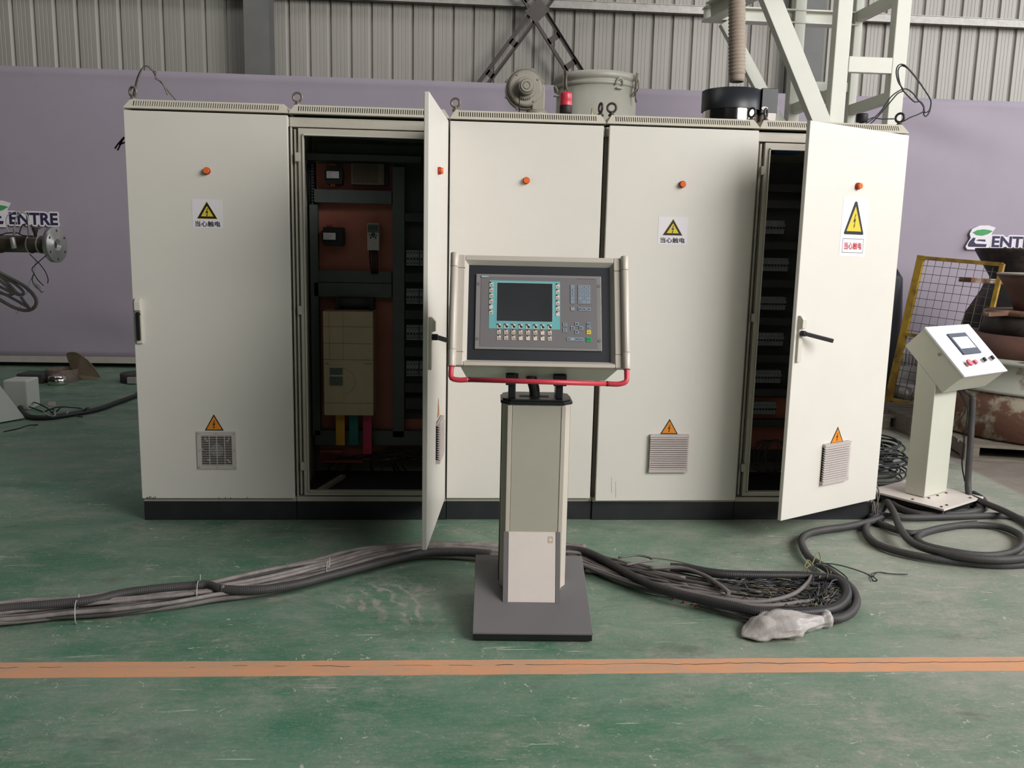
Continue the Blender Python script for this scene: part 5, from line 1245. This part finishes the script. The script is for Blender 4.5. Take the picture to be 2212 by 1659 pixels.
a_, b_ = yy(2128, 679, YK-.1), yy(2190, 676, YK-.1); MB().bar(a_, b_, .10, .03, (0, 0, 1)).build('arm', m_rust, mp1, bevel=.003)
stack('rust_bowl', 'rust-red bowl with pale rim at the right edge, below the dark cone', 'bowl', 2255, YK, [('shell', m_brown, [(55, 671), (62, 650), (78, 618), (92, 596)]), ('rim', m_railb, [(91, 596), (94, 594), (94, 592), (88, 591)])], None, 56)
YJ = 3.6
jb = stack('jagged_barrel', 'dark crusted barrel standing behind the yellow fence', 'barrel', 2238, YJ, [('crusted_body', m_char, [(140, 872), (148, 760), (152, 712), (145, 680), (136, 650), (118, 615)])], None, 64)
a_, b_ = yy(2084, 604, YJ-.35), yy(2170, 609, YJ-.35); MB().bar(a_, b_, .20, .045, (0, 0, 1)).build('plank', m_rust, jb, bevel=.003)
a_, b_ = yy(2084, 712, YJ-.45), yy(2170, 716, YJ-.45); MB().bar(a_, b_, .20, .03, (0, 0, 1)).build('plank', m_rust, jb, bevel=.003)
stack('dark_cone_hopper', 'black inverted cone hopper beneath the right-hand banner lettering', 'hopper', 2238, YJ, [('cone', m_char, [(86, 612), (86, 600), (116, 548), (119, 543), (119, 538)])], None, 56)
# dark cloth-wrapped shape and sacks behind cabinet 5
tb_ = thing('tarp_bundle', 'dark tarpaulin bundle peeking out behind the half-open door', 'tarpaulin', (6.0, 4.2, 0))
mb = MB(); n = 16; vs = []
pts_ = [(1915, 850, .20), (1920, 760, .25), (1930, 690, .22), (1940, 600, .18), (1958, 578, .04)]
for j, (px, py, r_) in enumerate(pts_):
    c_ = yy(px-30, py, 4.2)
    for k in range(n):
        a = 2*PI*k/n; rr2 = r_*(1+.3*noise.noise(V((j*1.3, k*.8, 0)))); vs.append(c_+V((math.cos(a)*rr2, math.sin(a)*rr2, 0)))
mb.add(vs, [(j*n+k, (j+1)*n+k, (j+1)*n+(k+1) % n, j*n+(k+1) % n) for j in range(len(pts_)-1) for k in range(n)]+[tuple((len(pts_)-1)*n+k for k in range(n))], True)
for v in mb.v: pass
mn = min(v.z for v in mb.v[:n])
for k in range(n): mb.v[k].z = 0.0
mb.build('cover', m_blk2, tb_)
# scrap heap behind fence
rnd = random.Random(5)
for k, (px, py, w_, h_, lb) in enumerate(((1948, 800, .28, .22, 'crumpled pale metal housing behind the fence, upper left'), (1985, 775, .30, .16, 'row of shiny ribbed scrap parts behind the fence'), (1950, 845, .24, .14, 'perforated grey scrap bracket behind the fence, lower left'), (1990, 850, .3, .12, 'bright bent scrap pipe behind the fence, lower right'))):
    p = fl(px, py+14, 0) if py > 830 else fl(px, 868, 0)+V((.1*k, .5, 0))
    z0 = max(0, yy(px, py, p.y).z-h_/2)
    t = thing('scrap_part', lb, 'scrap metal', (p.x, p.y, 0))
    mb = MB(); 
    if k in (1,):
        for q in range(9): mb.lathe((p.x-w_/2+q*w_/8, p.y, max(.0, z0)), [(0, 0), (.014, 0), (.014, h_), (.008, h_+.02), (0, h_+.02)], 10)
        mb.box(p.x-w_/2-.02, p.x+w_/2+.02, p.y-.03, p.y+.12, 0, max(.03, z0))
    elif k == 3: mb.tube(spline([(p.x-w_/2, p.y, .09), (p.x-.05, p.y+.05, .06), (p.x+.05, p.y, .06), (p.x+w_/2, p.y+.03, .07)], .02), .045, 12)
    else:
        mb.lathe((p.x, p.y, 0), [(0, 0), (w_*.5, 0), (w_*.55, h_*.5+z0*.5), (w_*.4, h_+z0), (0, h_+z0)], 12)
        for v in mb.v: v += V((noise.noise(v*6), noise.noise(v*6+V((9, 0, 0))), 0))*.06
    mb.build('body', m_steel if k != 2 else m_galv, t)
p = fl(1985, 940); t = thing('wooden_block', 'small weathered wooden block behind the pillar of the small console', 'block', (p.x, p.y, 0)); MB().box(p.x-.10, p.x+.25, p.y-.02, p.y+.35, 0, .16).build('block', m_wood, t, bevel=.005)

# ================================================================ tall things behind the cabinets
YD_ = 3.3
def at(px, py, Y=YD_): return yy(px, py, Y)
pc = at(1289, 160); rD = (at(1378, 160).x-at(1200, 160).x)/2; cD = V(((at(1378, 160).x+at(1200, 160).x)/2, YD_+.0, 0))
zt_ = at(1289, 150, YD_-rD).z
dt = thing('dust_collector', 'round grey drum with clamped lid ring rising behind the middle cabinets', 'drum', tuple(cD))
MB().lathe(cD, [(0, 1.5), (rD*.4, 1.5), (rD*.96, 2.1), (rD*.96, zt_-.06), (0, zt_-.06)], 64).build('drum_body', m_machg, dt)
MB().lathe(cD, [(rD*.96, zt_-.11), (rD*1.0, zt_-.105), (rD*1.0, zt_-.08), (rD*.975, zt_-.075), (rD*.975, zt_-.06), (rD*1.03, zt_-.055), (rD*1.04, zt_-.03), (rD*1.02, zt_), (rD*.9, zt_+.004), (0, zt_+.02)], 64).build('lid', m_machg, dt)
for a in (.4, 1.97, 3.54, 5.1): MB().tube([cD+V((rD*.8*math.cos(a), rD*.8*math.sin(a), 0)), cD+V((rD*.8*math.cos(a), rD*.8*math.sin(a), 2.0))], .03, 10).build('leg', m_machg, dt)
for px in (1231, 1367):
    p = at(px, 185, YD_-rD*.8); dx = max(-.98, min(.98, (p.x-cD.x)/(rD*.98))); a = -math.acos(dx); nrm = V((math.cos(a), math.sin(a), 0)); p0_ = cD+nrm*(rD*1.0); tv = V((-nrm.y, nrm.x, 0))
    mb = MB(); 
    mb.bar(p0_+nrm*.045+V((0, 0, zt_+.0)), p0_+nrm*.03+V((0, 0, zt_-.16)), .03, .008, nrm); mb.tube([p0_+nrm*.03+V((0, 0, zt_-.15)), p0_+nrm*.045+V((0, 0, zt_-.24))], .009, 8)
    for s_ in (-1, 1): mb.tube(spline([p0_+tv*s_*.014+nrm*.04+V((0, 0, zt_-.02)), p0_+tv*s_*.018+nrm*.05+V((0, 0, zt_-.12)), p0_+tv*s_*.014+nrm*.0+V((0, 0, zt_-.19))], .02), .005, 6)
    mb.build('clamp', m_eye, dt)
for px, py in ((1334, 185), (1211, 190)):
    p = at(px, py, YD_-rD*.8); dx = max(-.98, min(.98, (p.x-cD.x)/(rD*.97))); a = -math.acos(dx); nrm = V((math.cos(a), math.sin(a), 0)); q = cD+nrm*(rD*.965); tv = V((-nrm.y, nrm.x, 0))
    mb = MB(); mb.tube([q+V((0, 0, p.z))+tv*(.035*math.cos(t))+nrm*(.012+.02*math.sin(t))+V((0, 0, .05*math.sin(t))) for t in [PI*k/10 for k in range(11)]], .009, 8)
    mb.bar(q+V((0, 0, p.z-.03))-tv*.03+nrm*.004, q+V((0, 0, p.z-.03))+tv*.03+nrm*.004, .06, .008, (0, 0, 1)) ; mb.build('lifting_hook', m_machg, dt)
# blower
Yb_ = 3.1
pb_ = at(1134, 193, Yb_); rb = (at(1177, 193, Yb_).x-at(1090, 193, Yb_).x)/2
bl = thing('blower', 'grey snail-shaped blower with motor behind the middle cabinets, left of the drum', 'blower', (pb_.x, Yb_, 0))
BF = Fr((pb_.x, Yb_, pb_.z), (1, 0, 0), (0, 0, 1))
vol = [(rb*(.93+.10*(k/30))*math.cos(-PI*.30+2*PI*.86*k/30), rb*(.93+.10*(k/30))*math.sin(-PI*.30+2*PI*.86*k/30)) for k in range(31)]
vol = [(x, y) for x, y in vol]
mb = MB(); mb.fcyl(BF, 0, 0, -.07, .03, rb*.97, 40, rb*.97); mb.fcyl(BF, 0, 0, .03, .055, rb*.95, 40, rb*.75)
mb.fcyl(BF, 0, 0, -.10, -.07, rb*.8, 40, rb*.97); mb.build('volute', m_blow, bl)
mb = MB(); mb.fbox(BF, rb*.35, rb*.98, -rb*1.0, 0, -.06, .045); mb.fcyl(BF, rb*.66, 0, -.06, .04, rb*.33, 20); mb.build('outlet', m_blow, bl, bevel=.01)
MB().lathe((pb_.x+rb*.62, Yb_, at(1160, 246, Yb_).z-.02), [(0, 0), (rb*.58, 0), (rb*.58, .025), (rb*.52, .03), (rb*.52, .045), (0, .045)], 32).build('outlet_flange', m_blow, bl)
MB().lathe((pb_.x+rb*.62, Yb_, 0), [(0, 0), (.10, 0), (.10, .01), (.05, .02), (.05, at(1160, 246, Yb_).z-.02), (0, at(1160, 246, Yb_).z-.02)], 24).build('duct', m_blow, bl)
mb = MB(); mb.fcyl(BF, 0, 0, .05, .07, rb*.56, 32, rb*.5); mb.fcyl(BF, 0, 0, .07, .17, rb*.40, 32, rb*.36); mb.fcyl(BF, 0, 0, .17, .185, rb*.34, 32, rb*.28)
mb.build('motor', m_blow, bl)
mb = MB(); mb.torus(BF.w(0, 0, .186), rb*.17, .004, (0, 1, 0), 20, 6); 
for k in range(8): 
    a = .4+2*PI*k/8; mb.fcyl(BF, rb*math.cos(a)*.99, rb*math.sin(a)*.99, -.03, .02, .013, 8)
for k in range(4): a = .6+2*PI*k/4; mb.fcyl(BF, rb*.74*math.cos(a), rb*.74*math.sin(a), .05, .062, .009, 8)
for k in range(9): a = -2.6+k*.19; mb.fbox(BF, rb*.5*math.cos(a)-.004, rb*.5*math.cos(a)+.004, rb*.5*math.sin(a)-.012, rb*.5*math.sin(a)+.012, .06, .074)
mb.build('casing_lugs', m_eye, bl)
MB().tube([BF.w(-rb*.32, -rb*.3, .12), BF.w(-rb*.31, -rb*.9, .12), BF.w(-rb*.3, -rb*1.5, .10)], .005, 6).build('motor_lead', m_blk_w, bl)
# stainless hopper with black shroud
Yh_ = 1.9; hc0 = (at(1518, 215, Yh_).x+at(1640, 215, Yh_).x)/2; rh = (at(1640, 215, Yh_).x-at(1518, 215, Yh_).x)/2; zh1 = at(1580, 186, Yh_-rh).z; zh0 = at(1580, 231, Yh_-rh).z
hp_ = thing('steel_hopper', 'polished steel hopper with wide black collar behind the fourth cabinet', 'hopper', (hc0, Yh_, 0))
MB().lathe((hc0, Yh_, 0), [(0, 1.2), (rh*.3, 1.2), (rh*.94, 1.7), (rh*.94, zh0+.02)], 64).build('steel_shell', m_chrome, hp_)
MB().lathe((hc0, Yh_, 0), [(rh, zh0), (rh, zh1), (rh*.98, zh1), (rh*.98, zh0), (rh*1.0, zh0)], 64).build('black_collar', m_bcan, hp_)
xb0, xb1 = at(1634, 210, Yh_).x, at(1668, 210, Yh_).x
MB().box(xb0, xb1, Yh_-.12, Yh_+.15, zh0-.02, at(1650, 190, Yh_-.12).z).build('control_box', m_bcan, hp_, bevel=.004)
MB().box(xb0+.02, xb1-.015, Yh_-.14, Yh_+.10, zh0-.25, zh0-.02).build('junction_box', m_cov, hp_, bevel=.004)
fo = Fr((0, Yh_-.121, 0), (1, 0, 0), (0, 0, 1)); a, b_ = fo.pix(1652, 234); mb = MB(); mb.fpoly(fo, [(a+.024*math.cos(2*PI*k/20), b_+.012*math.sin(2*PI*k/20)) for k in range(20)], 0, .001); mb.mi = 1; mb.fcyl(fo, a-.012, b_, .001, .0015, .003, 8); mb.fcyl(fo, a+.012, b_, .001, .0015, .003, 8); mb.build('oval_sticker', [m_white, m_ink], hp_)
for a in (.8, 2.4, 4.0, 5.6): MB().tube([(hc0+rh*.7*math.cos(a), Yh_+rh*.7*math.sin(a), 0), (hc0+rh*.7*math.cos(a), Yh_+rh*.7*math.sin(a), 1.62)], .02, 8).build('leg', m_steel, hp_)
# hose hanging
Yo = 2.15; pts = [at(1592, y, Yo) for y in (-120, -40, 40, 100, 150, 163)]; rr_ = .062
P = resample(spline(pts, .02), .0065)
ho = thing('hanging_duct_hose', 'beige ribbed duct hose hanging above the steel hopper', 'hose', tuple(at(1592, 178, Yo)))
MB().tube(P, rr_, 20, rf=lambda i: (1.05, 1.02, .96, 1.02)[i % 4] if False else (1.04 if i % 4 < 2 else .96)).build('ribbed_body', m_hosew, ho)
q = at(1592, 163, Yo); MB().lathe((q.x, q.y, at(1592, 177, Yo).z), [(rr_*.86, .02), (rr_*.80, 0), (rr_*.88, 0), (rr_*.92, .02), (rr_*.95, q.z-at(1592, 177, Yo).z+.005)], 24).build('end_cuff', m_hosew, ho)
MB().lathe(tuple(P[0]), [(0, 0), (.09, 0), (.09, .02), (.03, .03), (.03, 1.6), (0, 1.6)], 20).build('drop_pipe', m_hosew, ho)
# pale green steel frame
sfm = thing('loading_tower', 'pale green welded steel tower frame behind the right-hand cabinets', 'tower', (4.9, 2.9, 0))
Yf, Yr = 2.6, 3.15
def post(px, py, Y, w, h, name='post'):
    p = yy(px, py, Y); MB().hbeam((p.x, Y, 0), (p.x, Y, 5.2), h, w, .010, (1, 0, 0)).build(name, m_sfr, sfm)
def boxpost(px, py, Y, w, d):
    p = yy(px, py, Y); MB().box(p.x-w/2, p.x+w/2, Y-d/2, Y+d/2, 0, 5.2).build('post', m_sfr, sfm, bevel=.006); return p.x
xA = boxpost(1812, 130, Yf, .125, .10); xB = boxpost(1937, 130, Yf, .12, .10)
xC = boxpost(1718, 130, Yr, .10, .10)
p = yy(1722, 130, Yr)
xD = boxpost(1843, 130, Yr, .07, .10)
def fbar(p, q, w, d, nm='brace', Y=(Yf, Yf)):
    a, b_ = yy(*p, Y[0]), yy(*q, Y[1]); MB().bar(a, b_, w, d, (0, 1, 0)).build(nm, m_sfr, sfm, bevel=.004)
z = yy(1877, 143, Yf).z; MB().box(xA+.063, xB-.061, Yf-.052, Yf+.0, z-.062, z+.062).build('cross_rail', m_sfr, sfm, bevel=.004)
fbar((1640, -60), (1816, 375), .145, .09, Y=(Yf-.098, Yf-.098))
# upper ring beams
zc = yy(1660, 36, Yr).z; pL = yy(1520, 36, Yr)
MB().hbeam((pL.x, Yr, zc), (xD, Yr, zc), .12, .115, .012, (0, 0, 1)).build('ring_beam', m_sfr, sfm)
pN = V((pL.x+.05, Yr-.05, zc)); 
MB().hbeam(pN, pN+V((.75, -1.5, .28)), .12, .15, .012, (0, 0, 1)).build('ring_beam', m_sfr, sfm)
fbar((1565, 48), (1700, 300), .10, .07, Y=(Yr-.02, Yr-.02))
# side diagonals (between front and rear posts) and lower ties
for (xa_, ya, za), (xb_, yb, zb_) in (((xC, Yr, yy(1700, 238, Yr).z), (xA, Yf, yy(1800, 200, Yf).z)), ((xD, Yr, yy(1843, 235, Yr).z-.02), (xB, Yf, yy(1925, 208, Yf).z)), ((xD, Yr, yy(1850, 40, Yr).z), (xB, Yf, yy(1945, -10, Yf).z)), ((xC, Yr, yy(1712, 0, Yr).z+.3), (xA, Yf, yy(1800, -80, Yf).z))):
    MB().bar((xa_, ya, za), (xb_, yb, zb_), .07, .085, (0, 0, 1)).build('brace', m_sfr, sfm, bevel=.003)
z = yy(1770, 188, Yr).z; MB().box(xC, xD, Yr-.03, Yr+.03, z-.04, z+.04).build('cross_rail', m_sfr, sfm, bevel=.003)

# ================================================================ left background machine
Ym = 1.5; fc = yy(124, 529, Ym); na = V((.99, -.14, 0)).normalized(); RF = .118
ex_ = thing('extruder_machine', 'white machine stand with brown heated barrel and steel flange at the left edge', 'machine', (fc.x-.8, Ym+.1, 0))
MB().lathe(fc-na*.032, [(0, 0), (RF, 0), (RF, .030), (RF*.985, .032), (RF*.36, .032), (RF*.34, .036), (RF*.30, .030), (RF*.16, .012), (0, .010)], 56, na).build('end_flange', m_steel, ex_)
mb = MB(); ux = na.cross(V((0, 0, 1))).normalized(); uz = V((0, 0, 1))
for k in range(6): a = PI/2+k*PI/3; c_ = fc+ux*(RF*.80*math.cos(a))+uz*(RF*.80*math.sin(a)); mb.lathe(c_+na*.0003, [(.0085, 0), (.0085, .0006), (0, .0006)], 12, na)
mb.lathe(fc+na*.0016-na*.018, [(RF*.26, .0), (RF*.12, .001), (0, .001)], 20, na)
mb.build('bolt_hole', m_in, ex_)
mb = MB(); b0 = fc-na*.03
mb.lathe(b0, [(0, 0), (.055, 0), (.055, -.14), (.060, -.145), (.060, -.155), (.055, -.16), (.057, -.36), (.063, -.365), (.063, -.39), (.057, -.40), (.057, -1.4), (0, -1.4)], 36, na); mb.build('barrel', m_barrel, ex_)
for d in (.09, .16, .375): MB().lathe(b0-na*d, [(.0575, 0), (.0605, .001), (.0605, .010), (.0575, .011)], 30, na).build('band_clamp', m_steel, ex_)
mb = MB(); mb.lathe(b0-na*.12+uz*.05, [(0, 0), (.008, 0), (.011, .02), (.020, .05), (.020, .062), (0, .062)], 14).build('sensor_plug', m_barrel, ex_)
def lp(pts, s_=6.9125, ox=0, oy=440, Y=Ym-.09): return [yy(ox+x/s_, oy+y/s_, Y) for x, y in pts]
for pts, m, r in (([(430, 470), (415, 300), (410, 190), (330, 130), (250, 190), (225, 300), (210, 400), (200, 470)], m_tie, .0045), ([(290, 450), (310, 370), (350, 310), (430, 310), (480, 350), (600, 372)], m_cable2, .004), ([(160, 480), (110, 380), (90, 260), (120, 170), (240, 115), (340, 120), (410, 170)], m_tie, .003), ([(0, 470), (100, 440), (250, 436), (330, 470), (480, 490)], m_blk_w, .004), ([(440, 750), (520, 830), (600, 910), (680, 1020), (718, 1130), (710, 1190)], m_blk_w, .003), ([(690, 775), (600, 850), (480, 965), (500, 1030), (560, 1130), (650, 1225)], m_blk_w, .003), ([(510, 1040), (480, 1120), (500, 1190), (540, 1240)], m_blk_w, .003), ([(540, 800), (520, 930), (510, 1030), (430, 1200), (400, 1330), (330, 1400), (310, 1520), (250, 1640)], m_tie, .002)):
    MB().tube(spline(lp(pts), .01), r, 6).build('sensor_lead', m, ex_)
for a, b_, r in (((425, 250), (432, 465), .008), ((180, 500), (215, 670), .016), ((230, 380), (205, 460), .009), ((540, 1210), (640, 1320), .012), ((500, 1180), (560, 1260), .009)):
    A2_, B2_ = lp([a, b_]); MB().tube([A2_, B2_], r, 12).build('sensor_body', m_steel, ex_, bevel=.002)
for pts in ([(-60, 980), (0, 1030), (150, 1110), (350, 1220), (490, 1350), (545, 1460), (500, 1560), (380, 1595), (200, 1545), (0, 1435), (-60, 1400)], [(-40, 1050), (60, 1110), (200, 1180), (330, 1290), (350, 1345), (300, 1355), (150, 1270), (0, 1150), (-40, 1120)], [(0, 1240), (150, 1310), (300, 1370), (260, 1340), (120, 1190), (0, 1080)], [(-40, 1330), (60, 1350), (200, 1420), (340, 1500), (440, 1560), (390, 1500), (310, 1390)], [(-40, 1300), (100, 1360), (200, 1350), (100, 1290), (0, 1240)]):
    MB().tube(spline(lp(pts), .015), .0115 if pts[0][0] == -60 else .009, 10).build('hanging_cable', m_cable, ex_)
# machine stand: white sloping side cover and column out of the frame
Ys = fl(0, 925).y
f_ = Fr((0, Ys+.15, 0), (1, 0, 0), (0, 0, 1))
def mp_(px, py): return f_.pix(px, py)
a0 = mp_(55, 906); a1 = mp_(0, 800); ab = mp_(0, 926)
mb = MB(); Yq = fl(55, 906).y; fq2 = Fr((0, Yq, 0), (1, 0, 0), (0, 0, 1)); a0 = fq2.pix(55, 906); a1 = fq2.pix(1, 800)
sl_ = (a1[0]-a0[0])/(a1[1]-a0[1])
f3_ = Fr((a0[0], Yq, 0), V((1, 1.7, 0)), (0, 0, 1))
hgt = 1.05
mb.fpoly(f3_, [(0, .01), (sl_*hgt*1.5, hgt), (-1.6, hgt), (-1.6, .01)], -.5, 0); mb.build('base_cover', m_wpaint, ex_, bevel=.004)
MB().box(fc.x-1.35, fc.x-.95, Ym-.1, Ym+.35, 1.0, fc.z+.10).build('barrel_support', m_wpaint, ex_, bevel=.004)
wb = fl(45, 890); x0w, x1w = fl(16, 880), fl(60, 884)
p = fl(38, 886); q = yy(57, 822, p.y)
wbx = thing('white_box', 'small white rounded box on the floor behind the white machine cover', 'box', (p.x, p.y, 0)); MB().box(q.x-.20, q.x, p.y, p.y+.22, 0, q.z).build('housing', m_wpaint, wbx, bevel=.012)
# things on the floor at the far left
def ring(pxl, pxr, pyb, hgt, label, name='heater_band', m=m_rust, inner=None, thick=.012):
    c_ = fl((pxl+pxr)/2, pyb); a, b_ = fl(pxl, pyb), fl(pxr, pyb); R1 = (b_-a).length/2; c_ = c_+V((0, R1, 0))
    t = thing(name, label, 'ring', (c_.x, c_.y, 0))
    MB().lathe((c_.x, c_.y, 0), [(R1, .002), (R1, hgt), (R1-thick, hgt), (R1-thick, .002), (R1, .002)], 40).build('band', m, t); 
    MB().box(c_.x-.05, c_.x+.04, c_.y-R1-.035, c_.y-R1+.005, .01, .075).build('clamp_block', m_steel, t, bevel=.004)
    return t
ring(86, 155, 828, .13, 'low rusty metal ring band on the floor by the back wall', m=mat('old_brown_steel', (124, 108, 96), .6, .3, var=.2, scale=12))
ring(246, 330, 830, .09, 'flat dark ring half hidden behind the left-end cabinet', m=m_char)
p = fl(133, 828); tag(MB().lathe((p.x, p.y-.08, 0), [(0, 0), (.085, 0), (.095, .02), (.085, .09), (.05, .10), (.03, .07), (0, .07)], 10).build('flange_nut', m_chrome), 'shiny steel flange nut in front of the rusty ring band', 'nut')
p = fl(72, 827); tag(MB().box(p.x-.14, p.x+.12, p.y-.05, p.y+.2, 0, .10).build('metal_block', m_in, bevel=.01), 'dark rectangular metal block left of the rusty ring band', 'block')
pf0 = fl(170, 822); fF = Fr((0, pf0.y, 0), (1, 0, 0), (0, 0, 1))
out = [fF.pix(x, y) for x, y in crop(0, 740, 7.37, [(1215, 620), (1290, 610), (1420, 600), (1545, 580), (1500, 490), (1440, 390), (1360, 290), (1270, 210), (1190, 165), (1100, 155), (1030, 175), (1020, 220), (1050, 320), (1100, 420), (1170, 520), (1190, 590)])]
out = [(a, max(.003, b_)) for a, b_ in out]
mb = MB(); n = len(out); cxo = sum(a for a, _ in out)/n; 
def bend(a, b_, c): return V((a, pf0.y+.06+c+.9*(a-cxo)**2-.10*b_, b_))
mb.add([bend(a, b_, 0) for a, b_ in out]+[bend(a, b_, .02) for a, b_ in out], [tuple(range(n)), tuple(range(2*n-1, n-1, -1))]+[(i, n+i, n+(i+1) % n, (i+1) % n) for i in range(n)])
sh_ = mb.build('curved_blade', mat('old_bronze_sheet', (134, 118, 98), .55, .25, var=.15, scale=4)); tag(sh_, 'upright fin-shaped bent metal blade leaning by the back wall', 'metal blade')
p = fl(113, 874); tag(MB().add([fl(103, 869, .003), fl(120, 867, .003), fl(121, 878, .003), fl(104, 876, .003)]+[fl(103, 869, .001), fl(120, 867, .001), fl(121, 878, .001), fl(104, 876, .001)], [(3, 2, 1, 0), (4, 5, 6, 7)]).build('paper_scrap', mat('pale_paper', (176, 160, 150), .8)), 'small pale square paper scrap on the left floor', 'paper')
fcab = thing('floor_cable', 'dark cable with frayed wires running from the white machine to the left-end cabinet', 'cable', tuple(fl(90, 900)))
cq = lambda pts: crop(0, 740, 7.373, pts)
MB().tube(spline(f3(cq([(180, 780), (280, 960), (380, 1120), (450, 1170), (560, 1195), (800, 1190), (1100, 1145), (1350, 1105), (1600, 1050), (1900, 940), (2160, 850), (2300, 810)]), .022)+[V((-.6, 3.3, .022)), V((1.2, 2.6, .022)), V((2.4, 1.2, .022))], .03), .021, 10).build('cable', m_hose, fcab)
mb = MB()
for pts in ([(450, 930), (600, 970), (760, 1050), (830, 1120)], [(800, 1060), (950, 1025), (1150, 1035), (1290, 1050), (1330, 1095)], [(1330, 1090), (1370, 1050), (1415, 1040)], [(110, 600), (230, 780), (420, 990), (700, 1110)], [(700, 1110), (800, 1060), (860, 1080), (830, 1130)], [(1210, 1170), (1310, 1185)], [(60, 1420), (300, 1370), (450, 1320), (600, 1310)], [(900, 1100), (960, 1040), (1000, 1030)]):
    mb.tube(spline(f3(cq(pts), lambda i: .03+.03*math.sin(i*1.5)), .03), .0055, 6)
mb.build('frayed_wire', m_blk_w, fcab)
mb = MB()
for pts in ([(690, 1100), (790, 1165), (880, 1160), (860, 1090)], [(960, 1090), (1050, 1080), (1090, 1100), (1060, 1130)], [(520, 945), (600, 970)]): mb.tube(spline(f3(cq(pts), .05), .03), .004, 6)
mb.build('white_core', m_tie, fcab)
